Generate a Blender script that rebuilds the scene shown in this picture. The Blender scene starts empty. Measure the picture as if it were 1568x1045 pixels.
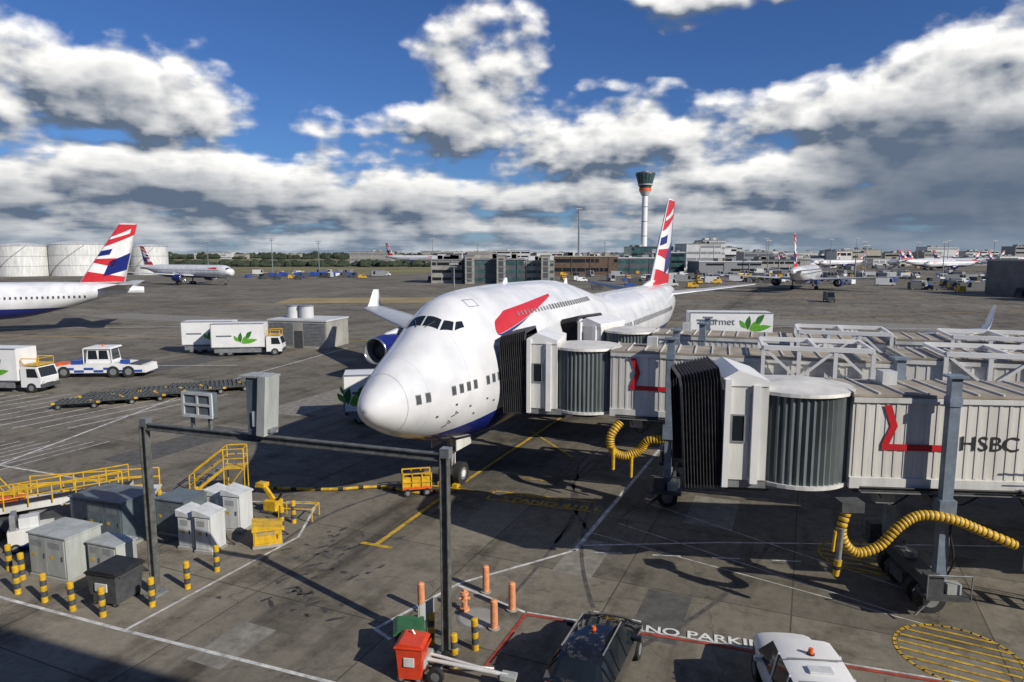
import bpy, math, random
from mathutils import Vector, Matrix
R=random.Random(7)
S=bpy.context.scene
rad=math.radians
# ------------------------------------------------------------ materials
MC={}
def mat(name,col,rough=.6,metal=0,var=.15,scale=1.5,bump=0,streak=False):
    if name in MC: return MC[name]
    m=bpy.data.materials.new(name); m.use_nodes=True
    nt=m.node_tree; p=nt.nodes['Principled BSDF']
    p.inputs['Roughness'].default_value=rough; p.inputs['Metallic'].default_value=metal
    tc=nt.nodes.new('ShaderNodeTexCoord'); n=nt.nodes.new('ShaderNodeTexNoise')
    mp=nt.nodes.new('ShaderNodeMapping')
    if streak: mp.inputs['Scale'].default_value=(1,1,.15)
    nt.links.new(tc.outputs['Object'],mp.inputs[0]); nt.links.new(mp.outputs[0],n.inputs['Vector'])
    n.inputs['Scale'].default_value=scale; n.inputs['Detail'].default_value=6; n.inputs['Roughness'].default_value=.65
    r=nt.nodes.new('ShaderNodeValToRGB')
    r.color_ramp.elements[0].position=.3; r.color_ramp.elements[1].position=.65
    r.color_ramp.elements[0].color=tuple(c*(1-var*2) for c in col)+(1,)
    r.color_ramp.elements[1].color=tuple(min(1,c*(1+var*.3)) for c in col)+(1,)
    nt.links.new(n.outputs['Fac'],r.inputs[0]); nt.links.new(r.outputs[0],p.inputs['Base Color'])
    if bump:
        b=nt.nodes.new('ShaderNodeBump'); b.inputs['Strength'].default_value=bump; b.inputs['Distance'].default_value=.02
        nt.links.new(n.outputs['Fac'],b.inputs['Height']); nt.links.new(b.outputs[0],p.inputs['Normal'])
    MC[name]=m; return m
WHT=mat('white_paint',(.76,.76,.75),.35,0,.06,.8)
WHTD=mat('white_paint_dirty',(.66,.66,.63),.5,0,.16,1.2,streak=True)
BRG=mat('bridge_panel',(.68,.66,.61),.5,0,.15,1.0,streak=True)
BRR=mat('bridge_roof',(.38,.33,.26),.8,0,.25,.8)
DRM=mat('drum_corrugated',(.18,.21,.21),.45,.3,.25,2,streak=True)
GRY=mat('grey_metal',(.28,.29,.30),.5,.3,.2,2)
GLV=mat('galvanised_steel',(.27,.29,.30),.5,.4,.25,3)
GLD=mat('weathered_steel',(.16,.165,.155),.6,.3,.3,4)
COL=mat('bridge_column_paint',(.22,.27,.33),.5,.2,.2,2)
DGR=mat('dark_grey',(.07,.075,.08),.6,0,.25,3)
BLK=mat('black_rubber',(.02,.02,.022),.6,0,.3,4)
RUB=mat('bellows_rubber',(.05,.05,.055),.45,0,.3,4)
GLS=mat('dark_glass',(.015,.02,.025),.08,0,.1,1)
RED=mat('red_paint',(.55,.02,.03),.4,0,.1,2)
BLU=mat('navy_paint',(.012,.02,.16),.3,0,.1,2)
BLU2=mat('blue_paint',(.03,.08,.35),.4,0,.1,2)
YEL=mat('yellow_paint',(.68,.41,.02),.5,0,.22,3)
YLM=mat('yellow_marking',(.60,.38,.03),.75,0,.38,3)
WHM=mat('white_marking',(.62,.62,.59),.8,0,.34,2.5)
RDM=mat('red_marking',(.42,.06,.04),.8,0,.3,2.5)
ORG=mat('orange_paint',(.75,.13,.02),.5,0,.15,3)
RBN=mat('red_plastic',(.68,.06,.02),.45,0,.15,3)
PCH=mat('faded_orange',(.72,.30,.14),.6,0,.2,5)
GRN=mat('leaf_green',(.12,.38,.03),.5,0,.2,4)
GRN2=mat('leaf_dark_green',(.03,.16,.02),.5,0,.2,4)
GBN=mat('green_plastic',(.03,.14,.05),.5,0,.2,4)
CAB=mat('cabinet_grey',(.40,.42,.40),.5,0,.2,2,streak=True)
CABW=mat('cabinet_white',(.58,.60,.60),.45,0,.15,2,streak=True)
CABB=mat('cabinet_bluegrey',(.13,.16,.18),.5,0,.2,2)
STL=mat('chrome_lip',(.6,.6,.62),.2,.9,.05,2)
CONC=mat('concrete',(.33,.32,.29),.85,0,.2,.4,.3)
TEAL=mat('teal_glass',(.05,.12,.12),.2,0,.3,.3)
BRICK=mat('brown_brick',(.13,.085,.06),.85,0,.2,.5)
TAN=mat('tan_cladding',(.36,.33,.27),.8,0,.15,.3)
LGT=mat('light_cladding',(.55,.56,.56),.6,0,.12,.2)
DCL=mat('dark_cladding',(.09,.10,.115),.5,0,.25,.3)
TREE=mat('tree_foliage',(.035,.05,.025),.9,0,.4,.05)
CARB=mat('black_car_paint',(.018,.02,.024),.07,.35,.1,1)
CARB.node_tree.nodes['Principled BSDF'].inputs['Coat Weight'].default_value=1
CHK=mat('tyre',(.025,.025,.025),.8,0,.2,5)

def livery(name,slope,base,cap):
    m=bpy.data.materials.new(name); m.use_nodes=True; nt=m.node_tree; p=nt.nodes['Principled BSDF']
    p.inputs['Roughness'].default_value=.25; p.inputs['Coat Weight'].default_value=.4
    tc=nt.nodes.new('ShaderNodeTexCoord'); sx=nt.nodes.new('ShaderNodeSeparateXYZ'); nt.links.new(tc.outputs['Object'],sx.inputs[0])
    def M(op,a,b):
        n=nt.nodes.new('ShaderNodeMath'); n.operation=op
        for i,x in enumerate((a,b)):
            if isinstance(x,(int,float)): n.inputs[i].default_value=x
            else: nt.links.new(x,n.inputs[i])
        return n.outputs[0]
    lim=M('MINIMUM',M('ADD',M('MULTIPLY',sx.outputs[0],slope),base),cap)
    f=M('LESS_THAN',sx.outputs[2],lim)
    no=nt.nodes.new('ShaderNodeTexNoise'); no.inputs['Scale'].default_value=.6; no.inputs['Detail'].default_value=7
    nt.links.new(tc.outputs['Object'],no.inputs['Vector'])
    r=nt.nodes.new('ShaderNodeValToRGB'); r.color_ramp.elements[0].position=.3; r.color_ramp.elements[1].position=.6
    r.color_ramp.elements[0].color=(.56,.57,.58,1); r.color_ramp.elements[1].color=(.70,.70,.705,1)
    nt.links.new(no.outputs[0],r.inputs[0])
    fr=M('FRACT',M('DIVIDE',sx.outputs[0],2.6),0); seam=M('LESS_THAN',fr,.007)
    mx0=nt.nodes.new('ShaderNodeMix'); mx0.data_type='RGBA'
    nt.links.new(M('MULTIPLY',seam,.35),mx0.inputs[0]); nt.links.new(r.outputs[0],mx0.inputs[6]); mx0.inputs[7].default_value=(.25,.25,.27,1)
    mx=nt.nodes.new('ShaderNodeMix'); mx.data_type='RGBA'
    nt.links.new(f,mx.inputs[0]); nt.links.new(mx0.outputs[2],mx.inputs[6]); mx.inputs[7].default_value=(.012,.022,.19,1)
    nt.links.new(mx.outputs[2],p.inputs['Base Color'])
    return m
LIV747=livery('fuselage_paint',.13,3.38,4.85)
LIVG=livery('fuselage_paint_small',.05,2.8,3.9)

# ------------------------------------------------------------ mesh builder
class B:
    def __init__(s,name): s.n=name;s.v=[];s.f=[];s.m=[];s.sm=[];s.mats=[];s.T=Matrix()
    def add(s,vs,fs,m,smooth=False):
        if m not in s.mats: s.mats.append(m)
        k=s.mats.index(m); o=len(s.v)
        s.v+=[tuple(s.T@Vector(v)) for v in vs]
        for f in fs: s.f.append([i+o for i in f]); s.m.append(k); s.sm.append(smooth)
    def box(s,c,d,m,M=None):
        x,y,z=d[0]/2,d[1]/2,d[2]/2
        vs=[Vector((a*x,b*y,e*z)) for a in(-1,1) for b in(-1,1) for e in(-1,1)]
        if M is not None: vs=[M@v for v in vs]
        vs=[v+Vector(c) for v in vs]
        s.add(vs,[(0,1,3,2),(4,6,7,5),(0,4,5,1),(2,3,7,6),(0,2,6,4),(1,5,7,3)],m)
    def b2(s,x0,x1,y0,y1,z0,z1,m): s.box(((x0+x1)/2,(y0+y1)/2,(z0+z1)/2),(x1-x0,y1-y0,z1-z0),m)
    def beam(s,p,q,w,h,m):
        p=Vector(p);q=Vector(q);d=q-p;L=d.length
        if L<1e-6:return
        s.box((p+q)/2,(w,h,L),m,d.to_track_quat('Z','Y').to_matrix())
    def cyl(s,p,q,r0,r1,m,seg=14,caps=True,smooth=True):
        p=Vector(p);q=Vector(q);Q=(q-p).to_track_quat('Z','Y').to_matrix()
        vs=[]
        for c,r in((p,r0),(q,r1)):
            for i in range(seg):
                a=2*math.pi*i/seg; vs.append(c+Q@Vector((r*math.cos(a),r*math.sin(a),0)))
        s.add(vs,[(i,(i+1)%seg,seg+(i+1)%seg,seg+i) for i in range(seg)],m,smooth)
        if caps:
            s.add(vs,[tuple(range(seg))[::-1],tuple(range(seg,2*seg))],m)
    def tube(s,pts,r,m,seg=8,m2=None,ring=None):
        pts=[Vector(p) for p in pts]; vs=[];n=len(pts)
        for i,p in enumerate(pts):
            d=(pts[min(i+1,n-1)]-pts[max(i-1,0)]); Q=d.to_track_quat('Z','Y').to_matrix()
            rr=r*(1 if ring is None or i%4>1 else ring)
            for k in range(seg):
                a=2*math.pi*k/seg; vs.append(p+Q@Vector((rr*math.cos(a),rr*math.sin(a),0)))
        A=[];C=[]
        for i in range(n-1):
            fs=[(i*seg+k,i*seg+(k+1)%seg,(i+1)*seg+(k+1)%seg,(i+1)*seg+k) for k in range(seg)]
            (C if (m2 is not None and i%4==0) else A).extend(fs)
        s.add(vs,A,m,True)
        if C: s.add(vs,C,m2,True)
    def rail(s,pts,r,m):
        for a,c in zip(pts[:-1],pts[1:]): s.cyl(a,c,r,r,m,6)
    def prism(s,prof,y0,y1,m,smooth=False):
        n=len(prof); vs=[(x,y0,z) for x,z in prof]+[(x,y1,z) for x,z in prof]
        s.add(vs,[tuple(range(n)),tuple(range(n,2*n))[::-1]]+[(i,n+i,n+(i+1)%n,(i+1)%n) for i in range(n)],m,smooth)
    def grid(s,rows,m,close=False,smooth=True):
        n=len(rows[0]); vs=[p for r in rows for p in r]; fs=[]
        for i in range(len(rows)-1):
            for k in range(n if close else n-1):
                fs.append((i*n+k,i*n+(k+1)%n,(i+1)*n+(k+1)%n,(i+1)*n+k))
        s.add(vs,fs,m,smooth)
    def wheel(s,c,r,w,ax=(0,1,0),seg=18):
        c=Vector(c);a=Vector(ax)*w/2
        s.cyl(c-a,c+a,r,r,CHK,seg); s.cyl(c-a*1.04,c+a*1.04,r*.55,r*.55,GRY,seg)
    def done(s,loc=(0,0,0),rz=0,bevel=0,parent=None):
        me=bpy.data.meshes.new(s.n); me.from_pydata(s.v,[],s.f)
        for m in s.mats: me.materials.append(m)
        me.polygons.foreach_set('material_index',s.m); me.polygons.foreach_set('use_smooth',s.sm)
        me.update()
        import bmesh
        bm=bmesh.new(); bm.from_mesh(me); bmesh.ops.recalc_face_normals(bm,faces=bm.faces); bm.to_mesh(me); bm.free()
        o=bpy.data.objects.new(s.n,me); S.collection.objects.link(o)
        o.location=loc; o.rotation_euler=(0,0,rz)
        if bevel:
            md=o.modifiers.new('bevel','BEVEL'); md.width=bevel; md.segments=2; md.limit_method='ANGLE'
        if parent: o.parent=parent
        return o
def inst(o,loc,rz=0,sc=1):
    c=bpy.data.objects.new(o.name.split('.')[0],o.data); S.collection.objects.link(c)
    c.location=loc;c.rotation_euler=(0,0,rz); c.scale=(sc,sc,sc)
    for md in o.modifiers:
        n=c.modifiers.new(md.name,md.type); n.width=md.width; n.segments=md.segments; n.limit_method='ANGLE'
    return c
def smoothpath(pts,n=8):
    P=[Vector(p) for p in pts]; P=[P[0]]+P+[P[-1]]; out=[]
    for i in range(1,len(P)-2):
        for k in range(n):
            t=k/n; a,b,c,d=P[i-1:i+3]
            out.append(.5*((2*b)+(-a+c)*t+(2*a-5*b+4*c-d)*t*t+(-a+3*b-3*c+d)*t**3))
    out.append(P[-2]); return out
def text(name,body,loc,size,rot,m,parent=None,ext=.003,sx=1,off=0):
    c=bpy.data.curves.new(name,'FONT'); c.body=body; c.size=size; c.extrude=ext; c.offset=off
    o=bpy.data.objects.new(name,c); S.collection.objects.link(o); o.location=loc; o.rotation_euler=rot; o.scale=(sx,1,1)
    c.materials.append(m)
    if parent: o.parent=parent
    return o

# ------------------------------------------------------------ aircraft
class Fus:
    def __init__(s,tab): s.t=[(math.sqrt(r[0]),)+tuple(r[1:]) for r in tab]
    def at(s,x):
        q=math.sqrt(max(x,0)); t=s.t
        if q>=t[-1][0]: return t[-1][1:]
        for i in range(len(t)-1):
            if q<=t[i+1][0]: break
        a,b=t[i],t[i+1]; p=t[max(i-1,0)]; n=t[min(i+2,len(t)-1)]
        h=b[0]-a[0]; u=(q-a[0])/h; r=[]
        for k in range(1,5):
            sl=(b[k]-a[k])/h
            m0=sl if i==0 else (b[k]-p[k])/(b[0]-p[0])
            m1=(n[k]-a[k])/(n[0]-a[0]) if n is not b else sl
            if sl==0: m0=m1=0
            else:
                if m0/sl<0: m0=0
                if m1/sl<0: m1=0
                m0=math.copysign(min(abs(m0),3*abs(sl)),m0) if m0 else 0
                m1=math.copysign(min(abs(m1),3*abs(sl)),m1) if m1 else 0
            h00=2*u**3-3*u*u+1;h10=u**3-2*u*u+u;h01=-2*u**3+3*u*u;h11=u**3-u*u
            r.append(h00*a[k]+h10*h*m0+h01*b[k]+h11*h*m1)
        return r
    def P(s,x,th,side=-1,off=0):
        def raw(x,th):
            zb,zt,hw,zc=s.at(x); sn=math.sin(th);cs=math.cos(th)
            if sn>0:
                k=.13*max(0,min(1,((zt-zc)/max(hw,.01)-1)*2)); return Vector((x,side*hw*cs*(1-k*sn*sn),zc+(zt-zc)*sn))
            return Vector((x,side*hw*cs,zc+(zc-zb)*sn))
        p=raw(x,th)
        if off:
            e=.02; n=(raw(x+e,th)-raw(x-e if x>e else 0,th)).cross(raw(x,th+e)-raw(x,th-e))
            if n.length>0:
                n.normalize()
                zb,zt,hw,zc=s.at(x)
                if n.dot(p-Vector((x+.3,0,zc)))<0: n=-n
                p=p+n*off
        return p
    def th(s,x,z):
        zb,zt,hw,zc=s.at(x); h=(zt-zc) if z>zc else (zc-zb)
        return math.asin(max(-1,min(1,(z-zc)/h)))
    def Z(s,x,z,side=-1,off=.012): return s.P(x,s.th(x,z),side,off)
    def body(s,b,m,L,nr=48):
        xs=[.0005,.02,.05,.1,.18,.28,.4,.55,.7,.9,1.1,1.4,1.7,2,2.4,2.8,3.2,3.6,4,4.4,4.8,5.2,5.6,6,6.5,7,8,9,10]
        x=11.5
        while x<L: xs.append(x); x+=1.5
        xs.append(L)
        rows=[[s.P(x,math.asin(math.sin(a)),-1 if math.cos(a)>=0 else 1) for a in [2*math.pi*i/nr for i in range(nr)]] for x in xs]
        b.grid(rows,m,True,True)
        b.add(rows[-1],[tuple(range(nr))],m)
def wing(b,secs,m,vertical=False,side=1):
    prof=[(0,0),(.02,.35),(.1,.75),(.3,1),(.6,.75),(1,.04),(.6,-.5),(.3,-.7),(.1,-.55),(.02,-.3)]
    if vertical: prof=[(0,0),(.03,.4),(.12,.8),(.35,1),(.7,.6),(1,.05),(.7,-.6),(.35,-1),(.12,-.8),(.03,-.4)]
    rows=[]
    for x,y,z,c,t in secs:
        row=[]
        for u,v in prof:
            if vertical: row.append((x+u*c,y+v*t/2,z))
            else: row.append((x+u*c,side*y,z+v*t/2))
        rows.append(row)
    b.grid(rows,m,True,True); b.add(rows[-1],[tuple(range(len(prof)))],m)
    b.add(rows[0],[tuple(range(len(prof)))],m)
def finart(b,f0,f1,bands,d=.0):
    pr=[(0,0),(.03,.4),(.12,.8),(.35,1),(.7,.6),(1,.05)]
    def pf(u):
        for (a,va),(c,vc) in zip(pr[:-1],pr[1:]):
            if u<=c: return va+(vc-va)*(u-a)/(c-a)
        return .05
    for u0,u1,lo,hi,m in bands:
        for sd in(-1,1):
            rows=[]
            for i in range(17):
                u=u0+(u1-u0)*i/16; row=[]
                for k in range(5):
                    w=lo(u)+(hi(u)-lo(u))*k/4; w=max(.0,min(1,w))
                    x=f0[0]+(f1[0]-f0[0])*w; z=f0[1]+(f1[1]-f0[1])*w; c=f0[2]+(f1[2]-f0[2])*w; t=f0[3]+(f1[3]-f0[3])*w
                    row.append((x+u*c,sd*(pf(u)*t/2+.03+d),z))
                rows.append(row)
            b.grid(rows,m,False,False)
BANDS=[(.02,.97,lambda u:.60+.22*u,lambda u:.985,RED),
       (.45,.97,lambda u:.10+.22*(u-.45),lambda u:.36+.28*(u-.45),BLU),
       (.02,.62,lambda u:.34-.12*u,lambda u:.40+.02*u,RED),
       (.02,.97,lambda u:.01,lambda u:.09+.10*(1-u),RED)]
BANDS2=[(.05,.75,lambda u:.72+.15*u,lambda u:.76+.2*u,WHT)]
BANDS3=[(.02,.35,lambda u:.44+.1*u,lambda u:.53+.12*u,BLU)]
def engine(b,x,y,z,r,L,pyl,mn):
    prof=[(0.0,.90),(-.03,.95),(0.02,1.0),(.25,1.1),(.5,1.12),(.75,1.04),(1,.86)]
    rows=[[(x+L*a,y+r*q*math.cos(t),z+r*q*math.sin(t)) for t in [2*math.pi*i/28 for i in range(28)]] for a,q in prof]
    b.grid(rows[:3],STL,True); b.grid(rows[2:],mn,True)
    inn=[[(x+L*a,y+r*q*math.cos(t),z+r*q*math.sin(t)) for t in [2*math.pi*i/28 for i in range(28)]] for a,q in [(0,.9),(.1,.85),(.25,.86)]]
    b.grid(inn,GRY,True); b.cyl((x+L*.25,y,z),(x+L*.26,y,z),r*.86,r*.86,BLK,28); b.cyl((x+L*.1,y,z),(x+L*.25,y,z),.03,r*.28,GRY,16)
    for i in range(18):
        t=2*math.pi*i/18
        b.beam((x+L*.23,y+r*.25*math.cos(t),z+r*.25*math.sin(t)),(x+L*.23,y+r*.84*math.cos(t),z+r*.84*math.sin(t)),.02,.12,DGR)
    b.cyl((x+L*.95,y,z),(x+L*1.25,y,z),r*.6,r*.3,GRY,20)
    b.prism([(x+L*.25,z+r),(x+L*.45,z+r+.25),(x+pyl,z+r+.9),(x+pyl,z+r+.1),(x+L,z+r*.7)],y-.2,y+.2,WHT)

tab=[(0,5.7,5.7,.01,5.7),(.12,5.34,6.05,.36,5.69),(.4,5.02,6.38,.66,5.69),(1,4.65,6.83,1.03,5.69),(2,4.15,7.38,1.49,5.7),(3,3.77,7.9,1.88,5.7),
 (4,3.43,8.42,2.2,5.7),(4.8,3.2,8.92,2.42,5.68),(5.6,3.0,9.52,2.6,5.66),(6.4,2.85,10.02,2.76,5.64),(7.4,2.7,10.34,2.92,5.62),(9,2.55,10.54,3.1,5.6),(11,2.46,10.63,3.2,5.6),(14,2.4,10.68,3.25,5.62),
 (22,2.4,10.62,3.25,5.62),(25,2.4,10.35,3.25,5.62),(28,2.4,9.85,3.25,5.64),(31,2.4,9.3,3.25,5.65),(34,2.4,9.0,3.25,5.65),(48,2.4,8.9,3.25,5.65),(54,2.95,8.85,3.1,5.9),
 (60,4.2,8.75,2.5,6.4),(65,5.6,8.55,1.65,7.0),(69,6.8,8.2,.75,7.5),(70.2,7.3,7.9,.25,7.6)]
F=Fus(tab); b=B('jumbo_jet_airliner')
F.body(b,LIV747,70.2,64)
def patch(b,F,cs,m,side=-1,off=.02,n=6,byz=False):
    rows=[]
    for i in range(n+1):
        u=i/n; row=[]
        for k in range(n+1):
            w=k/n
            x=(cs[0][0]*(1-u)+cs[1][0]*u)*(1-w)+(cs[3][0]*(1-u)+cs[2][0]*u)*w
            t=(cs[0][1]*(1-u)+cs[1][1]*u)*(1-w)+(cs[3][1]*(1-u)+cs[2][1]*u)*w
            row.append(F.Z(x,t,side,off) if byz else F.P(x,rad(t),side,off))
        rows.append(row)
    b.grid(rows,m,False,True)
for sd in(-1,1):
    patch(b,F,[(4.88,88.8),(5.0,68),(5.52,70),(5.44,88.8)],GLS,sd)
    patch(b,F,[(5.03,65.5),(5.5,54),(5.88,58.5),(5.57,67.5)],GLS,sd)
    patch(b,F,[(5.6,52.5),(6.2,48.5),(6.3,53.5),(5.98,57)],GLS,sd)
    b.beam(F.P(4.8,rad(84),sd,.03),F.P(5.25,rad(76),sd,.04),.03,.03,DGR)
    x=1.95; i=0
    while x<56:
        zz=min(6.12,5.66+.05*x)
        if i not in(2,3,8,12,30,31,48,49,66) :
            patch(b,F,[(x,zz),(x+.23,zz),(x+.23,zz+.38),(x,zz+.38)],DGR,sd,.012,2,True)
            patch(b,F,[(x-.03,zz-.04),(x+.26,zz-.04),(x+.26,zz+.42),(x-.03,zz+.42)],GRY,sd,.007,2,True)
        x+=.51; i+=1
    x=17.0
    while x<26:
        patch(b,F,[(x,8.95),(x+.22,8.95),(x+.22,9.25),(x,9.25)],DGR,sd,.03,2,True); x+=.52
    x=11.8
    while x<17:
        patch(b,F,[(x,8.98),(x+.17,8.98),(x+.17,9.2),(x,9.2)],GRY,sd,.03,2,True); x+=.52
    rows=[];rw2=[]
    for i in range(61):
        u=(i/60)**1.5; x=8.5+9.8*u
        e=math.sqrt(max(0,1-(1-min(1,u/.05))**2))
        lo=8.25+.12*(1-e)+1.5*u**1.15; hi=8.25+.12+.88*e*min(1,.55+u*2.4)+.62*u
        hi=max(hi,lo+.012); row=[F.Z(x,lo+(hi-lo)*k/6,sd,.018) for k in range(7)]; rows.append(row)
        t=.13*math.sin(math.pi*min(1,u/.5)**.6)+.004 if u<.5 else .004
        rw2.append([F.Z(x,lo-.02-t*(1-k/2),sd,.018) for k in range(3)])
    b.grid(rows,RED,False,True); b.grid(rw2,BLU,False,True)
    for dx in(8.4,18.6,31,42,54):
        for (x0,x1,z0,z1) in((dx,dx+.04,5,7),(dx+1.1,dx+1.14,5,7),(dx,dx+1.1,6.98,7.02),(dx,dx+1.1,5,5.04)):
            patch(b,F,[(x0,z0),(x1,z0),(x1,z1),(x0,z1)],GRY,sd,.012,4,True)
    for (x0,x1,z0,z1) in((7.5,7.53,9.75,10.1),(8.3,8.33,9.75,10.1),(7.5,8.3,9.75,9.77),(7.5,8.3,10.08,10.1)):
        patch(b,F,[(x0,z0),(x1,z0),(x1,z1),(x0,z1)],GRY,sd,.014,3,True)
    for (x0,z0) in((5.2,5.05),(5.6,4.6),(6.5,5.2),(4.2,5.3),(7.1,5.0),(3.1,4.9)):
        patch(b,F,[(x0,z0),(x0+.14,z0),(x0+.14,z0+.1),(x0,z0+.1)],DGR,sd,.012,2,True)
rr=[[F.P(x,math.asin(math.sin(a)),-1 if math.cos(a)>=0 else 1,.005) for a in [2*math.pi*i/64 for i in range(64)]] for x in(1.5,1.52)]
b.grid(rr,GRY,True)
WG=mat('wing_grey',(.5,.51,.52),.4,.2,.1,.6)
for sd in(1,-1):
    wing(b,[(20,0,3.5,16.5,1.9),(21,3.2,3.7,15.5,1.7),(27.6,12,4.5,9.4,.95),(35.6,21.5,5.2,6.6,.6),(43.6,31.3,6.0,4.0,.3)],WG,False,sd)
    wing(b,[(44.2,31.3,6.0,3.2,.25),(45.2,31.7,6.4,2.5,.2),(47.2,32.4,8.0,1.2,.1)],WHT,False,sd)
    engine(b,22.0,sd*11.7,2.75,1.32,5.2,7,BLU); engine(b,30.8,sd*20.9,3.1,1.32,5.2,7,BLU)
    wing(b,[(59.5,1.0,7.4,8.2,.8),(67.5,11.0,8.6,2.6,.25)],WG,False,sd)
    for gy,gx in((1.9,35.5),(5.4,32.5)):
        b.cyl((gx,sd*gy,1.2),(gx,sd*gy,4),.2,.24,GLV,12)
        for ax in(-.75,.75):
            for oy in(-.55,.55): b.wheel((gx+ax,sd*gy+oy,.62),.62,.42)
f0=(56.8,8.6,11.8,1.1); f1=(67.3,19.6,4.4,.35)
wing(b,[(f0[0],0,f0[1],f0[2],f0[3]),(f1[0],0,f1[1],f1[2],f1[3])],WHT,True)
wing(b,[(51.5,0,8.7,8,.3),(57.2,0,9.3,8,.9)],WHT,True)
finart(b,f0,f1,BANDS); finart(b,f0,f1,BANDS2+BANDS3,.02)
gx=8.0
b.cyl((gx,0,.62),(gx-.15,0,3.4),.13,.17,WHTD,14); b.cyl((gx-.05,0,1.9),(gx-.1,0,2.1),.24,.24,GLV,14)
b.beam((gx,0,1.5),(gx+1.3,0,3.2),.12,.12,GLV); b.cyl((gx,-.4,.62),(gx,.4,.62),.1,.1,GLV)
b.wheel((gx,-.44,.62),.62,.36,seg=28); b.wheel((gx,.44,.62),.62,.36,seg=28)
b.cyl((gx,-.64,.62),(gx,.64,.62),.2,.2,WHT,16)
for sd in(-1,1):
    b.box((gx-.2,sd*.75,2.45),(1.7,.04,.6),WHTD); b.cyl((gx-.35,sd*.2,1.9),(gx-.5,sd*.2,1.9),.12,.12,STL)
    b.b2(gx-.75,gx-.35,sd*.45-.15,sd*.45+.15,0,.18,YEL)
b.beam((gx-.15,-.18,1.0),(gx-.15,-.18,2.4),.05,.05,WHT); b.beam((gx-.2,.2,.9),(gx-.2,.2,2.4),.05,.05,WHT)
for (x,z) in((4.3,5.0),(4.0,4.6)):
    p=F.Z(x,z,-1,.0); q=F.Z(x,z,-1,.16); b.beam(p,q,.04,.04,DGR); b.beam(q,q+Vector((-.25,0,0)),.03,.03,DGR)
b.prism([(14.5,10.6),(14.9,11.0),(15.2,11.0),(15.3,10.6)],-.03,.03,WHT)
b.prism([(26,10.1),(26.4,10.6),(26.7,10.6),(26.9,10.0)],-.03,.03,WHT)
b.done((-6.4,28.9,0),rad(66.5))

def airliner(name,L,r,zt,tail,span,eng=2):
    zc=zt-r; zb=zc-r
    t=[(0,zc-.3,zc-.3,.01,zc-.3),(.01*L,zc-.3-.5*r,zc-.3+.45*r,.5*r,zc-.3),(.03*L,zb+.35*r,zc+.55*r,.78*r,zc-.1),(.07*L,zb+.1*r,zt-.1*r,.96*r,zc),(.11*L,zb,zt,r,zc),
       (.68*L,zb,zt,r,zc),(.8*L,zb+.45*r,zt-.02*r,.87*r,zc+.2*r),(.92*L,zb+1.15*r,zt-.15*r,.5*r,zc+.5*r),(L,zt-.75*r,zt-.35*r,.12*r,zt-.55*r)]
    F=Fus(t); b=B(name); F.body(b,LIVG,L,28)
    for sd in(-1,1):
        patch(b,F,[(.022*L,84),(.032*L,30),(.045*L,38),(.036*L,80)],GLS,sd,.03,5)
        x=.1*L
        while x<.86*L:
            patch(b,F,[(x,zc+.3),(x+.28,zc+.3),(x+.28,zc+.7),(x,zc+.7)],DGR,sd,.03,1,True); x+=.7
        wing(b,[(.34*L,0,zb+.8,.2*L,1.3),(.44*L,r*3.2,zb+1.4,.12*L,.8),(.60*L,span/2,zb+2.8,.035*L,.25)],WG,False,sd)
        wing(b,[(.88*L,.6,zc+.5*r,.085*L,.5),(.955*L,span*.17,zc+.9*r,.035*L,.2)],WG,False,sd)
        engine(b,.36*L,sd*span*.16,zb+.1,r*.52,.09*L,5,BLU)
        b.cyl((.5*L,sd*r*1.3,.8),(.5*L,sd*r*1.3,zb+1),.25,.25,GLV)
        for ax in(-.8,.8): b.wheel((.5*L+ax,sd*r*1.3,.6),.6,1.1)
        rows=[[F.Z(.12*L+.09*L*u,zc+r*(.35+.1*u)+r*.3*k*(1-u*.6),sd,.03) for k in(0,.5,1)] for u in [i/8 for i in range(9)]]
        b.grid(rows,RED)
    f0=(.845*L,zt-.25,.11*L,.7); f1=(.95*L,tail,.045*L,.25)
    wing(b,[(f0[0],0,f0[1],f0[2],f0[3]),(f1[0],0,f1[1],f1[2],f1[3])],WHT,True)
    finart(b,f0,f1,BANDS); finart(b,f0,f1,BANDS2+BANDS3,.02)
    b.cyl((.08*L,0,.5),(.08*L,0,zb+.3),.15,.15,GLV); b.wheel((.08*L,0,.5),.5,.6)
    return b
o1=airliner('widebody_airliner',60,2.9,8.0,17.4,50).done((-117.3,92,0),math.atan2(23,55))
o2=airliner('twin_engine_airliner',52,2.6,8.0,15.6,48).done((-109,268,0),math.atan2(22,-49))
o3=airliner('distant_airliner',73,3.6,10.5,24.5,79).done((-80,770,0),math.atan2(30,-70))
o4=airliner('wide_body_jet',62,3.0,8.4,18.7,64).done((118,267,0),math.atan2(-54,-31))
for (x,y,a,s) in((385,800,20,.9),(470,900,200,.9),(540,870,160,.9),(320,700,150,.9),(-45,930,170,.7),(30,1000,10,.7),(250,800,0,.9),(600,820,30,1),(430,720,20,1),(395,620,200,1),(330,600,250,.9),(450,640,160,1),(280,640,30,.8),(230,520,200,.7),(500,760,10,1),(200,700,190,.8),(350,540,190,1),(300,500,10,.9),(410,560,30,1),(365,480,200,.9),(150,660,200,.8),(255,570,15,.9)):
    inst(o2,(x,y,0),rad(a),s)

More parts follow.
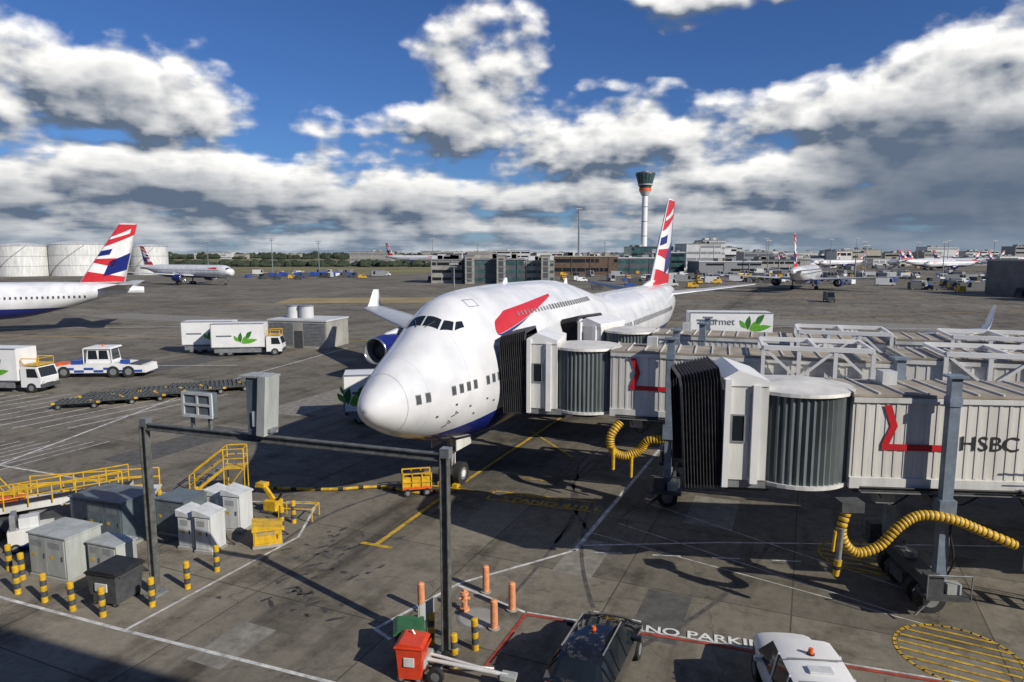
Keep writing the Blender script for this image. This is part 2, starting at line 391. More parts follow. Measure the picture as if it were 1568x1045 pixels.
# ------------------------------------------------------------ ground
def ground_mat():
    m=bpy.data.materials.new('apron_concrete'); m.use_nodes=True; nt=m.node_tree; p=nt.nodes['Principled BSDF']
    p.inputs['Roughness'].default_value=.85; p.inputs['Specular IOR Level'].default_value=.2
    L=nt.links.new; N=nt.nodes.new
    tc=N('ShaderNodeTexCoord'); mp=N('ShaderNodeMapping'); mp.inputs['Rotation'].default_value=(0,0,rad(23.5)); L(tc.outputs['Object'],mp.inputs[0])
    m2=N('ShaderNodeMapping'); m2.inputs['Scale'].default_value=(1,.12,1); L(mp.outputs[0],m2.inputs[0])
    def noise(sc,det,rough=.6,v=None):
        n=N('ShaderNodeTexNoise'); n.inputs['Scale'].default_value=sc;n.inputs['Detail'].default_value=det;n.inputs['Roughness'].default_value=rough
        L((v or mp).outputs[0],n.inputs['Vector']); return n.outputs['Fac']
    def ramp(f,a,b,ca,cb):
        r=N('ShaderNodeValToRGB'); e=r.color_ramp.elements; e[0].position=a;e[1].position=b;e[0].color=ca+(1,);e[1].color=cb+(1,); L(f,r.inputs[0]); return r.outputs[0]
    def mix(t,f,a,bb):
        x=N('ShaderNodeMix'); x.data_type='RGBA'; x.blend_type=t
        for k,v in((0,f),(6,a),(7,bb)):
            if isinstance(v,(int,float)): x.inputs[k].default_value=v
            elif isinstance(v,tuple): x.inputs[k].default_value=v
            else: L(v,x.inputs[k])
        return x.outputs[2]
    def MA(op,a,b):
        n=N('ShaderNodeMath'); n.operation=op
        for i,x in enumerate((a,b)):
            if isinstance(x,(int,float)): n.inputs[i].default_value=x
            else: L(x,n.inputs[i])
        return n.outputs[0]
    base=ramp(noise(.045,6),.35,.65,(.165,.149,.122),(.25,.225,.182))
    fine=ramp(noise(2.2,9,.75),.3,.7,(.66,.66,.67),(1.12,1.12,1.1)); c=mix('MULTIPLY',1,base,fine)
    st=ramp(noise(.35,7,.72),.49,.67,(1,1,1),(.40,.40,.39)); c=mix('MULTIPLY',.88,c,st)
    s2=ramp(noise(1.1,6,.7),.58,.68,(1,1,1),(.45,.44,.43)); c=mix('MULTIPLY',.85,c,s2)
    skn=noise(.75,5,.6,m2)
    sk=ramp(skn,.54,.66,(1,1,1),(.66,.65,.64)); c=mix('MULTIPLY',.9,c,sk)
    sp=N('ShaderNodeSeparateXYZ'); L(mp.outputs[0],sp.inputs[0])
    dist=MA('ABSOLUTE',MA('ADD',sp.outputs[0],16.8),0)
    mr=N('ShaderNodeMapRange'); mr.interpolation_type='SMOOTHSTEP'; L(dist,mr.inputs[0]); mr.inputs[1].default_value=.3; mr.inputs[2].default_value=3.2; mr.inputs[3].default_value=1; mr.inputs[4].default_value=0
    mr2=N('ShaderNodeMapRange'); L(skn,mr2.inputs[0]); mr2.inputs[1].default_value=.35; mr2.inputs[2].default_value=.6
    c=mix('MULTIPLY',MA('MULTIPLY',MA('MULTIPLY',mr.outputs[0],mr2.outputs[0]),.75),c,(.42,.41,.40,1))
    br=N('ShaderNodeTexBrick'); L(mp.outputs[0],br.inputs['Vector']); br.inputs['Scale'].default_value=1
    br.inputs['Brick Width'].default_value=6.1; br.inputs['Row Height'].default_value=6.1; br.inputs['Mortar Size'].default_value=.03; br.inputs['Mortar Smooth'].default_value=.3; br.offset=0
    br.inputs['Color1'].default_value=(1.08,1.07,1.05,1);br.inputs['Color2'].default_value=(.78,.78,.78,1);br.inputs['Mortar'].default_value=(.45,.43,.4,1)
    c=mix('MULTIPLY',1,c,br.outputs['Color'])
    vo=N('ShaderNodeTexVoronoi'); vo.feature='DISTANCE_TO_EDGE'; vo.inputs['Scale'].default_value=.16; vo.inputs['Randomness'].default_value=1
    nn=N('ShaderNodeTexNoise'); nn.inputs['Scale'].default_value=.8; nn.inputs['Detail'].default_value=4; L(mp.outputs[0],nn.inputs['Vector'])
    va=N('ShaderNodeVectorMath'); va.operation='MULTIPLY_ADD'; L(nn.outputs['Color'],va.inputs[0]); va.inputs[1].default_value=(1.6,1.6,0); L(mp.outputs[0],va.inputs[2]); L(va.outputs[0],vo.inputs['Vector'])
    ck=ramp(vo.outputs['Distance'],.0,.004,(.55,.55,.55),(1,1,1)); c=mix('MULTIPLY',.8,c,ck)
    L(c,p.inputs['Base Color'])
    bp=N('ShaderNodeBump'); bp.inputs['Strength'].default_value=.25; bp.inputs['Distance'].default_value=.02; L(noise(6,6),bp.inputs['Height']); L(bp.outputs[0],p.inputs['Normal'])
    return m
b=B('ground'); b.add([(-9000,-400,0),(9000,-400,0),(9000,12000,0),(-9000,12000,0)],[(0,1,2,3)],ground_mat()); b.done()
GRS=mat('dry_grass',(.20,.18,.075),.95,0,.3,.02)
TXW=mat('taxiway_asphalt',(.13,.125,.115),.9,0,.15,.02)
def sheet(name,pts,z,m):
    b=B(name); b.add([(x,y,z) for x,y in pts],[tuple(range(len(pts)))],m); return b.done()
sheet('grass_field',[(-900,430),(-60,420),(-40,640),(-900,640)],.012,GRS)
sheet('grass_field',[(-1400,720),(3000,720),(9000,11000),(-9000,11000)],.012,GRS)
sheet('taxiway',[(-1800,1050),(3000,1050),(3000,1110),(-1800,1110)],.02,TXW)
sheet('sandy_verge',[(-60,172),(20,178),(0,198),(-62,192)],.012,mat('verge_sand',(.32,.25,.12),.95,0,.2,.1))
APH=mat('asphalt_patch',(.10,.096,.088),.85,0,.25,2); APL=mat('concrete_patch',(.24,.225,.19),.85,0,.25,2)
for i,(x,y,w,h,m) in enumerate(((5.2,22.4,1.6,3.4,APH),(-9,20.6,1.4,2.4,APL),(-22,44,3,9,APH),(-16,58,4,12,APL),(-38,78,5,20,APH),(3,27,1.6,3.5,APL),(9.8,32,2.2,4,APL),(-5,41,2,3,APH),(18,110,40,9,APH),(60,120,30,12,APL),(-60,130,50,9,APL))):
    a=rad(-23.5); c,s_=math.cos(a),math.sin(a)
    pts=[(x+dx*c-dy*s_,y+dx*s_+dy*c) for dx,dy in((-w/2,-h/2),(w/2,-h/2),(w/2,h/2),(-w/2,h/2))]
    sheet('pavement_patch',pts,.0012,m)
def stripe(b,pts,w,m,z):
    for a,c in zip(pts[:-1],pts[1:]):
        a=Vector(a);c=Vector(c);d=(c-a).normalized();n=Vector((-d.y,d.x))*w/2; a2=a-d*w*.3;c2=c+d*w*.3
        b.add([(q.x,q.y,z) for q in(a2-n,c2-n,c2+n,a2+n)],[(0,1,2,3)],m); z+=.0006
b=B('white_apron_markings')
WL=[([(-26,26.4),(-18.7,23.6),(-12.95,21.4),(-5,18.5),(2,15.9)],.14),([(-12.95,21.4),(-9.5,29),(-9.8,33),(-13.5,33.4)],.12),
    ([(8.75,41),(2.66,27.6)],.2),([(2.66,27.6),(-2,24.7),(-4.6,21.5),(-4.0,20.9)],.13),([(2.9,28.1),(9,28.4),(16,28.2),(24,27.9)],.1),([(8.75,41),(10.5,45)],.2),
    ([(.48,22.55),(-2,24.5)],.12),([(-29,63),(-30.6,39.4)],.2),([(-30.6,39.4),(-18,34.5)],.15),([(-29,63),(-22,90)],.2),([(-60,52),(-31,39.8)],.2),
    ([(.48,22.58),(7.6,20.38),(12,18.98),(17,17.4)],.08),([(-31,120),(-100,112)],.4),([(-60,75),(-31,76)],.25),([(20,95),(120,70)],.4),([(30,120),(150,100)],.4),
    ([(5,30.5),(13.5,22.5)],.05),([(3.5,29.5),(14,21.8)],.05),([(7,33),(15,24)],.05)]
z=.004
for p,w in WL: stripe(b,p,w,WHM,z)
for i in range(12):
    x=-54+i*2.0; stripe(b,[(x,48),(x+6.5,60)],.16,WHM,.0085)
for i in range(10):
    x=-33+i*1.0-6; stripe(b,[(x,38),(x+3,44.5)],.1,WHM,.0115)
for i in range(6):
    stripe(b,[(3.5+i*2.4,27.4-.25*i),(4.6+i*2.4,27.3-.25*i)],.09,WHM,.0085)
b.done()
b=B('yellow_apron_markings')
stripe(b,[(-5.9,28.1+.0),(-3.5,34.3),(1.6,46.2),(14,75)],.22,YLM,.012)
stripe(b,[(-6.5,28.35),(-5.2,27.85)],.22,YLM,.016)
for (p,w) in(([(-.9,34.9),(4.2,33.2)],.12),([(-1.3,33.7),(3.8,32)],.12),([(-.9,34.9),(-1.3,33.7)],.12),([(-4.6,35.8),(-2.1,35)],.2),([(.5,37),(1.9,36.5)],.1),([(3.7,41),(1.4,47)],.15)):
    stripe(b,p,w,YLM,.016)
stripe(b,[(-90,105),(-20,98),(40,130),(150,160)],.3,YLM,.012)
stripe(b,[(-140,150),(60,200),(260,190)],.4,YLM,.012)
for r0,cx,cy in((1.75,14.0,20.0),(1.6,14.5,27)):
    prev=None
    for i in range(41):
        a=2*math.pi*i/40; q=(cx+r0*math.cos(a),cy+r0*math.sin(a))
        if prev: stripe(b,[prev,q],.1,YLM,.012)
        prev=q
    for i in range(-3,4):
        o=i*.45; h=math.sqrt(max(0,r0*r0-o*o))*.93
        stripe(b,[(cx+o*.5-h*.86,cy+o*.86+h*.5),(cx+o*.5+h*.86,cy+o*.86-h*.5)],.11,YLM,.016)
b.done()
b=B('red_apron_markings')
stripe(b,[(-.87,19.2),(.48,22.4),(7.6,20.2),(12,18.8),(17,17.2)],.13,RDM,.02)
b.done()
text('no_parking_lettering','NO PARKING',(4.4,21.3,.024),.6,(0,0,rad(-15)),mat('fresh_white_marking',(.72,.72,.69),.8,0,.2,3),sx=1.2,ext=.001,off=.012)
text('stand_lettering','STAND 410 L',(-.6,33.55,.024),.75,(0,0,rad(-18.5)),YLM,sx=1.2,ext=.001,off=.01)
text('stand_lettering','CLEARANCE',(-.2,34.3,.024),.4,(0,0,rad(-18.5)),YLM,sx=1.2,ext=.001,off=.01)
OIL=mat('oil_stain',(.06,.056,.05),.7,0,.3,1)
b=B('tyre_stains')
for i in range(60):
    cx=-7.2+R.gauss(0,1.3); cy=25.5+R.uniform(-3.6,4.5); n=11; L=R.uniform(.1,.42); a0=rad(R.uniform(20,60)+90*R.choice([0,0,0,1]))
    pts=[]
    for k in range(n):
        a=2*math.pi*k/n; rr=R.uniform(.5,1.2); x=L*math.cos(a)*rr; y=.09*math.sin(a)*rr*R.uniform(.5,1.7)
        pts.append((cx+x*math.cos(a0)-y*math.sin(a0),cy+x*math.sin(a0)+y*math.cos(a0),.0025))
    b.add(pts,[tuple(range(n))],OIL)
for i in range(12):
    x0=R.uniform(-12,10); y0=R.uniform(20,40); a0=R.uniform(.6,1.9); cv=R.uniform(-.06,.06); L_=[];Rr=[]; w=R.uniform(.05,.1)
    for k in range(26):
        L_.append((x0-w*math.sin(a0),y0+w*math.cos(a0),.0028)); Rr.append((x0+w*math.sin(a0),y0-w*math.cos(a0),.0028))
        x0+=.45*math.cos(a0); y0+=.45*math.sin(a0); a0+=cv
    b.grid([L_,Rr],mat('rubber_mark',(.10,.094,.083),.8,0,.35,2),False,False)
b.done()

# ------------------------------------------------------------ jet bridges
def bridge(name,drum,acab,atun,L,col,trusses=(),lad=None,lift=0,rd=1.85):
    b=B(name); z0=4.6+lift; z1=7.7+lift
    D=Matrix.Translation(Vector((drum[0],drum[1],0)))
    b.T=D@Matrix.Rotation(rad(acab),4,'Z')
    b.b2(1.3,2.75,-1.55,1.55,z0,z1+.25,WHTD)
    b.prism([(1.3,z1+.25),(2.85,z1+.25),(2.85,z1+.5),(2.35,z1+.8),(1.3,z1+.45)],-1.6,1.6,WHT)
    for sd in(-1,1):
        b.b2(2.62,2.82,sd*1.72-.12,sd*1.72+.12,z0-.2,z1+.5,WHT)
        b.b2(2.1,2.5,sd*1.56-.01,sd*1.56+.01,z0+1.4,z0+2.3,GLS)
        for (x0,x1,q0,q1) in((2.05,2.1,1.35,2.35),(2.5,2.55,1.35,2.35),(2.1,2.5,1.35,1.4),(2.1,2.5,2.3,2.35)):
            b.b2(x0,x1,sd*1.57-.03,sd*1.57+.03,z0+q0,z0+q1,GRY)
        b.b2(1.6,1.85,sd*1.45-.25,sd*1.45+.25,z0-.1,z1+.3,WHT); b.b2(1.9,1.92,sd*1.56-.01,sd*1.56+.01,z0+.1,z1,GRY)
    b.b2(.6,2.9,-1.5,1.5,z0-.3,z0-.02,GRY); b.b2(1.0,2.6,-.9,.9,z0-.6,z0-.32,DGR)
    b.b2(2.75,3.3,-1.35,1.35,z0-.15,z0,GRY)
    b.b2(2.1,2.6,-1.75,-1.45,z0-.7,z0-.35,DGR); b.rail([(1.2,-1.3,z0-.7),(2.6,-1.3,z0-.7)],.05,GRY)
    rows=[];n=26
    for i in range(n+1):
        u=i/n; x=2.82+u*1.4; k=1.0 if i%2 else .93
        zt=z1+.9-.35*u; zb=z0-.35; hw=1.72; zc=(zt+zb)/2; hh=(zt-zb)/2
        ring=[(-1,-1),(1,-1),(1,.86),(.8,1),(-.8,1),(-1,.86)]
        rows.append([(x+.12*v,y*hw*k,zc+v*hh*k) for y,v in ring])
    for a,c in zip(rows[:-1],rows[1:]): b.grid([a[1:]+[a[0]],c[1:]+[c[0]]],RUB,False,False)
    b.b2(2.79,2.82,-1.3,1.3,z0,z1,DGR)
    b.T=D
    n=104; rows=[]
    for z in(z0-.05,z1-.05):
        rows.append([((rd+.03 if i%2 else rd-.05)*math.cos(2*math.pi*i/n),(rd+.03 if i%2 else rd-.05)*math.sin(2*math.pi*i/n),z) for i in range(n)])
    b.grid(rows,DRM,True,False)
    b.cyl((0,0,z1-.05),(0,0,z1+.07),rd+.13,rd+.1,BRG,40,smooth=False); b.cyl((0,0,z1+.07),(0,0,z1+.25),rd+.05,.4,BRG,40,smooth=False)
    b.cyl((0,0,z0-.18),(0,0,z0-.05),rd+.1,rd+.1,WHTD,40,smooth=False); b.cyl((0,0,z0-.5),(0,0,z0-.2),.9,.9,DGR,24)
    b.T=D@Matrix.Rotation(rad(atun),4,'Z')
    segs=[(1.5,L*.5,1.42,z0,z1-.05,.33),(L*.5-.6,L,1.62,z0-.2,z1+.2,.42)]
    for x0,x1,hw,za,zb2,pitch in segs:
        b.b2(x0,x1,-hw,hw,za,zb2,col)
        x=x0+.1
        while x<x1-.1:
            for sd in(-1,1): b.prism([(x,za+.25),(x+.1,za+.25),(x+.1,zb2-.2),(x,zb2-.2)],sd*hw-.022,sd*hw+.022,col)
            x+=pitch
        b.b2(x0-.02,x1+.02,-hw-.07,hw+.07,zb2,zb2+.09,BRR)
        x=x0
        while x<x1: b.b2(x,x+.06,-hw-.02,hw+.02,zb2+.09,zb2+.15,BRG); x+=.8
        for sd in(-1,1):
            b.b2(x0,x1,sd*hw-.08,sd*hw+.08,za-.18,za+.2,WHTD); b.b2(x0,x1,sd*(hw+.02)-.06,sd*(hw+.02)+.06,zb2-.2,zb2-.02,WHTD)
            b.b2(x0+.3,x1-.3,sd*(hw-.4)-.1,sd*(hw-.4)+.1,za-.45,za-.2,DGR)
        x=x0+.5
        while x<x1: b.b2(x,x+.12,-hw,hw,za-.32,za-.19,DGR); x+=1.6
        b.tube([(x0+.3,-hw-.2,za-.1),(x1-.2,-hw-.2,za-.1)],.04,BLK,6); b.tube([(x0+.3,-hw-.3,za-.18),(x1-.2,-hw-.3,za-.18)],.025,BLK,6)
        b.b2(x0+.3,x1-.2,-hw-.34,-hw-.1,za-.25,za-.21,GRY)
        for k in range(5):
            xx=x0+1+k*(x1-x0-2)/5; b.tube(smoothpath([(xx,-hw+.1,za-.3),(xx+.5,-hw+.15,za-.75-R.random()*.3),(xx+1.2,-hw+.1,za-.3)],6),.03,BLK,5)
        b.b2(x0+1.0,x0+1.6,-hw+.1,-hw+.5,za-.75,za-.3,CAB); b.b2(x0+3.4,x0+3.9,-hw+.15,-hw+.5,za-.65,za-.3,CABB)
    hw=1.42; y=-hw-.045
    def q4(pts,dy): b.add([(px,y-dy,z0+pz) for px,pz in pts],[(0,1,2,3)],RED)
    q4([(2.5,2.78),(2.74,2.78),(2.98,2.05),(2.74,2.05)],.01); q4([(2.74,2.05),(2.98,2.05),(2.74,1.42),(2.5,1.42)],.01); q4([(2.5,1.2),(4.75,1.2),(4.75,1.42),(2.5,1.42)],.01)
    d=4.45
    for sd in(-1,1):
        b.b2(d-.17,d+.17,sd*1.95-.16,sd*1.95+.16,1.1,z1+.75,COL); b.b2(d-.3,d+.3,sd*1.95-.27,sd*1.95+.27,z1+.75,z1+.83,COL)
        b.b2(d-.27,d+.27,sd*1.95-.24,sd*1.95+.24,z0-1.0,z0-.3,COL); b.cyl((d,sd*1.95,.9),(d,sd*1.95,1.6),.12,.12,STL)
        b.b2(d-.2,d+.2,sd*1.95-.2,sd*1.95+.2,z1-.2,z1+.1,COL)
    b.b2(d-.16,d+.16,-1.8,1.8,z0-.75,z0-.48,GLV); b.b2(d-.3,d+.3,-2.2,2.2,.95,1.35,DGR)
    b.b2(d-.5,d+.5,-.5,.5,.5,.95,DGR); b.cyl((d,0,.4),(d,0,1.6),.2,.2,GLV)
    for sd in(-1,1):
        for oy in(-.35,.35): b.wheel((d,sd*1.1+oy,.5),.5,.3,(0,1,0),20)
        b.b2(d-.7,d+.7,sd*2.3-.35,sd*2.3+.35,1.0,1.15,DGR); b.b2(d-.6,d-.1,sd*2.3-.2,sd*2.3+.25,1.15,1.75,DGR)
        b.rail([(d-.7,sd*2.65,1.1),(d-.7,sd*2.65,1.9),(d+.7,sd*2.65,1.9),(d+.7,sd*2.65,1.1)],.025,GLV)
        b.b2(d+.05,d+.5,sd*2.3-.15,sd*2.3+.2,1.15,1.5,CAB)
        b.beam((d-.2,sd*2.2,1.0),(d-.9,sd*2.4,.35),.06,.06,GLV)
        b.tube(smoothpath([(d+.1,sd*2.0,1.4),(d+.3,sd*2.2,2.2),(d+.15,sd*2.15,3.2),(d+.25,sd*2.1,z0-.5)],6),.035,BLK,5)
    d=L*.78
    for sd in(-1,1): b.b2(d-.2,d+.2,sd*1.2-.2,sd*1.2+.2,0,z0-.4,GLV)
    b.b2(d-.3,d+.3,-1.6,1.6,z0-.75,z0-.4,DGR)
    b.b2(3.1,3.6,.2,.8,z1+.05,z1+.55,CABW)
    for (t0,t1) in trusses:
        for sd in(-1,1):
            y=sd*1.72; za=z1-.9; zb=z1+.5
            b.beam((t0,y,zb),(t1,y,zb),.2,.2,WHT); b.beam((t0,y,za),(t1,y,za),.2,.2,WHT)
            n=3
            for i in range(n+1):
                x=t0+(t1-t0)*i/n; b.beam((x,y,za+.1),(x,y,zb-.1),.17,.17,WHT)
                if i<n:
                    xa=t0+(t1-t0)*(i+1)/n; b.beam((x,y,za) if i%2 else (x,y,zb),(xa,y,zb) if i%2 else (xa,y,za),.12,.12,WHT)
        for i in range(3):
            x=t0+(t1-t0)*i/2; b.beam((x,-1.62,zb),(x,1.62,zb),.14,.14,WHT)
    if lad:
        x=lad; y=-2.3
        b.b2(x-.6,x+.6,y-.5,y+.75,z0-.12,z0-.02,GRY)
        for i in range(15):
            b.b2(x+.6+i*.27,x+.6+i*.27+.26,y-.42,y+.42,z0-.3-i*.29,z0-.26-i*.29,GLV)
        for yy in(y-.45,y+.45):
            b.beam((x+.6,yy,z0-.25),(x+4.8,yy,.05),.05,.2,GRY)
            b.rail([(x-.6,yy,z0+.9),(x+.6,yy,z0+.9),(x+4.8,yy,1.1)],.03,GLV); b.rail([(x-.6,yy,z0+.45),(x+.6,yy,z0+.45),(x+4.8,yy,.6)],.02,GLV)
            for i in range(5): b.rail([(x+.6+i*1.03,yy,z0-.2-i*1.1),(x+.6+i*1.03,yy,z0+.9-i*1.1)],.025,GLV)
        b.b2(x-.5,x+.3,y-.35,y+.35,1.9,3.6,CABW); b.b2(x-.42,x+.22,y-.37,y-.351,2.0,3.5,CABW); b.b2(x+.05,x+.1,y-.41,y-.37,2.6,2.85,DGR); b.b2(x-.3,x-.05,y-.378,y-.371,3.0,3.2,YEL)
        for k in range(4): b.b2(x-.3,x+.1,y-.38,y-.371,2.2+k*.07,2.23+k*.07,DGR)
        b.beam((x-.1,y+.4,3.6),(x-.1,y+.5,4.4),.1,.1,GRY)
    return b.done()
A=bridge('jet_bridge',(10.35,24.5),173,-5.5,30,BRG,(),lad=7.6)
Bb=bridge('jet_bridge',(3.9,35.4),167,-17,30,BRG,((8.6,13.2),(16,21)),rd=1.72)
C=bridge('jet_bridge',(7.5,42.6),143,-20,30,BRG,((9.6,14.2),(17,22)),rd=1.6)
a=rad(-5.5); lx,ly=5.02,-1.452
text('wall_lettering','HSBC',(10.35+lx*math.cos(a)-ly*math.sin(a),24.5+lx*math.sin(a)+ly*math.cos(a),5.85),.72,(rad(90),0,a),BLK,sx=1.1,ext=.004).parent=A
def hose(name,path,r=.17):
    b=B(name); pts=smoothpath(path,26); b.tube(pts,r,YEL,12,BLK,.9); return b
h=hose('air_supply_hose',[(11.3,22.0,4.2),(11.05,21.9,3.2),(11.5,21.85,2.55),(12.3,21.85,2.75),(12.9,21.8,3.45),(13.6,21.8,3.85),(14.6,21.7,3.75),(15.6,21.7,3.35),(16.7,21.6,2.9)])
h.cyl((11.0,21.8,3.4),(10.95,21.8,2.3),.1,.09,GRY,10); h.cyl((10.95,21.8,2.3),(10.9,21.8,1.75),.13,.1,YEL,10); h.cyl((10.93,21.8,2.0),(10.92,21.8,2.1),.15,.15,BLK,10)
h.cyl((10.8,21.8,3.3),(10.75,21.8,2.6),.05,.05,YEL,10); h.b2(10.95,11.7,21.75,22.3,3.95,4.3,DGR); h.done()
h=hose('air_supply_hose',[(5.4,33.2,4.2),(4.9,33.0,3.5),(5.0,32.9,2.8),(5.6,32.85,2.55),(6.3,32.8,2.85),(6.7,32.6,3.4),(7.5,32.3,3.5)],.22)
h.cyl((5.0,32.7,3.0),(5.0,32.7,1.9),.1,.08,YEL,10); h.cyl((5.9,32.7,2.6),(5.9,32.7,1.5),.09,.07,YEL,10); h.done()
b=B('ground_power_cable')
b.tube(smoothpath([(-3.6,34.8,.1),(-5,34.4,.1),(-7,35.3,.1),(-9.5,34.9,.1),(-12.5,35.0,.12),(-13.2,34.0,.6)],10),.09,YLM,8,BLK); b.done()

# ------------------------------------------------------------ stand entry gantry
b=B('stand_guidance_gantry')
P0=Vector((-13.2,23.9,0));P1=Vector((-2.05,20.1,0))
dv=(P1-P0).normalized()
M=Matrix.Rotation(math.atan2(dv.y,dv.x),3,'Z')
for P in(P0,P1):
    b.box(P+Vector((0,0,3.2)),(.2,.08,6.4),GLD,M)
    b.box(P+dv*.115+Vector((0,0,3.2)),(.03,.24,6.4),GLD,M); b.box(P-dv*.115+Vector((0,0,3.2)),(.03,.24,6.4),GLD,M)
    b.box(P+Vector((0,0,.03)),(.6,.6,.06),GRY,M); b.box(P+Vector((.05,.03,6.5)),(.3,.3,.3),GLV,M)
mid=(P0+P1)/2; Lg=(P1-P0).length
b.box(mid+Vector((0,0,6.46)),(Lg-.3,.2,.04),GLD,M); b.box(mid+Vector((0,0,6.26)),(Lg-.3,.2,.04),GLD,M); b.box(mid+Vector((0,0,6.36)),(Lg-.3,.06,.16),GLD,M)
for t,w,hh,dp in((.22,1.25,.85,.25),(.43,.95,1.9,.6)):
    c=P0+dv*Lg*t
    for k in(-.3,.3): b.box(c+dv*k*w+Vector((0,.02,6.7)),(.1,.1,.44),GLV,M)
    nrm=Vector((dv.y,-dv.x,0))
    if w>1:
        b.box(c+Vector((0,0,7.35)),(w,dp,hh),CABB,M)
        for q in(-1,1):
            b.box(c+nrm*(dp/2+.02)+Vector((0,0,7.35+q*hh*.46)),(w*1.02,.05,.1),CABW,M); b.box(c+nrm*(dp/2+.02)+dv*q*w*.48+Vector((0,0,7.35)),(.1,.055,hh*.85),CABW,M)
        b.box(c+nrm*(dp/2+.02)+Vector((0,0,7.35)),(w*.85,.045,.08),CABW,M); b.box(c+nrm*(dp/2+.015)+Vector((0,0,7.35)),(.08,.04,hh*.8),CABW,M)
    else:
        b.box(c+Vector((0,0,7.5)),(w*.55,dp,hh),CABB,M)
        b.box(c+dv*.38+nrm*.05+Vector((0,0,7.55)),(.3,dp*1.2,hh*1.05),CAB,M@Matrix.Rotation(.08,3,'Y'))
        b.box(c+Vector((.05,0,8.5)),(w*1.15,dp*1.2,.06),CAB,M)
        b.box(c+dv*.05+nrm*(dp/2+.03)+Vector((0,0,7.1)),(.14,.06,.5),CABW,M); b.box(c+nrm*.1+Vector((.2,0,6.7)),(.8,.4,.12),GLV,M)
b.done()

# ------------------------------------------------------------ bollards
b=B('striped_bollard')
for i in range(5): b.cyl((0,0,i*.21),(0,0,(i+1)*.21),.11,.11,DGR if i%2 else YEL,16,caps=(i==4))
b.cyl((0,0,1.05),(0,0,1.08),.11,.06,YEL,16); bo=b.done((-12.85,23,0))
for p in[(-12.2,24.3),(-11.7,25.7),(-10.5,29.8),(-18.3,23.9),(-16.9,23.3),(-20,25.8),(-15.5,22.7),(-14.2,22.3),(-17.1,32),(-15.6,32.5),(-2.6,20.6),(-1.73,19.4),(-1.16,20.3),(-18.9,25.0),(-10.2,30.6)]:
    o=inst(bo,(p[0],p[1],0),R.uniform(0,3)); o.rotation_euler=(rad(R.uniform(-2,2)),rad(R.uniform(-2,2)),R.uniform(0,3))
b=B('orange_bollard'); b.cyl((0,0,0),(0,0,1.0),.13,.125,PCH,18); b.cyl((0,0,1.0),(0,0,1.05),.125,.07,PCH,18); b.cyl((0,0,.02),(0,0,.06),.2,.2,CONC,18)
bp=b.done((-3.2,22.7,0))
for p in[(-.97,24),(0.0,22.7),(-.6,21.5)]: inst(bp,(p[0],p[1],0))
b=B('fire_hydrant'); b.cyl((0,0,0),(0,0,.12),.17,.17,PCH); b.cyl((0,0,.12),(0,0,.62),.1,.1,PCH); b.cyl((0,0,.62),(0,0,.7),.16,.14,PCH); b.cyl((0,0,.7),(0,0,.8),.07,.05,PCH)
b.cyl((-.2,0,.45),(.2,0,.45),.06,.06,PCH); b.cyl((0,-.2,.45),(0,0,.45),.07,.07,PCH); b.done((-1.67,22.7,0))
b=B('manhole_cover'); b.cyl((0,0,0),(0,0,.012),.7,.7,GRY,28); b.cyl((0,0,.012),(0,0,.02),.62,.62,CONC,28); b.done((-1.2,22.2,0))

# ------------------------------------------------------------ cabinets
def cabinet(name,x,y,w,d,h,m,rz=-20,style=0,doors=2):
    b=B(name)
    b.b2(-w/2-.04,w/2+.04,-d/2-.04,d/2+.04,0,.12,CONC); b.b2(-w/2,w/2,-d/2,d/2,.12,h,m)
    if style==0: b.b2(-w/2-.05,w/2+.05,-d/2-.05,d/2+.05,h,h+.06,m)
    else: b.prism([(-w/2-.05,h),(w/2+.05,h),(w/2+.05,h+.08),(-w/2-.05,h+.3)],-d/2-.05,d/2+.05,m)
    for i in range(doors):
        x0=-w/2+.05+i*(w-.1)/doors; x1=x0+(w-.1)/doors-.03
        b.b2(x0,x1,-d/2-.025,-d/2,.2,h-.08,m); b.b2(x1-.12,x1-.08,-d/2-.06,-d/2-.02,h*.5,h*.5+.18,DGR)
        for k in range(5): b.b2(x0+.1,x1-.2,-d/2-.035,-d/2-.024,h*.75+k*.05,h*.75+k*.05+.02,GRY)
        b.b2(x0+.15,x0+.3,-d/2-.032,-d/2-.024,h*.5,h*.5+.13,YEL)
    b.b2(-w/2-.02,-w/2,-d*.3,d*.3,h*.3,h*.8,m)
    b.tube(smoothpath([(w/2-.1,d/2+.02,h*.5),(w/2,d/2+.1,.3),(w/2+.3,d/2+.2,.04)],5),.035,BLK,6)
    return b.done((x,y,0),rad(rz),.012)
cabinet('electrical_cabinet',-17.6,25.7,2.0,1.5,1.75,CAB)
cabinet('electrical_cabinet',-15.6,25.4,1.5,.9,1.4,CAB,-20,0,2)
cabinet('transformer_cabinet',-17.6,29.0,2.9,1.8,2.0,CABB,-18,0,3)
cabinet('transformer_cabinet',-15.0,29.8,1.6,1.4,1.6,CABB,-18,0,1)
cabinet('power_cabinet',-13.7,28.1,.8,.9,1.45,CABW,-15,1,1)
cabinet('power_cabinet',-12.8,27.7,.8,.9,1.6,CABW,-15,1,1)
cabinet('power_cabinet',-13.6,30.6,.8,.9,1.45,CABW,-15,1,1)
cabinet('power_cabinet',-12.5,29.9,.9,.9,1.7,CABW,-15,1,1)
cabinet('grit_bin',-10.6,28.3,1.15,.9,.75,YEL,20,1,1)
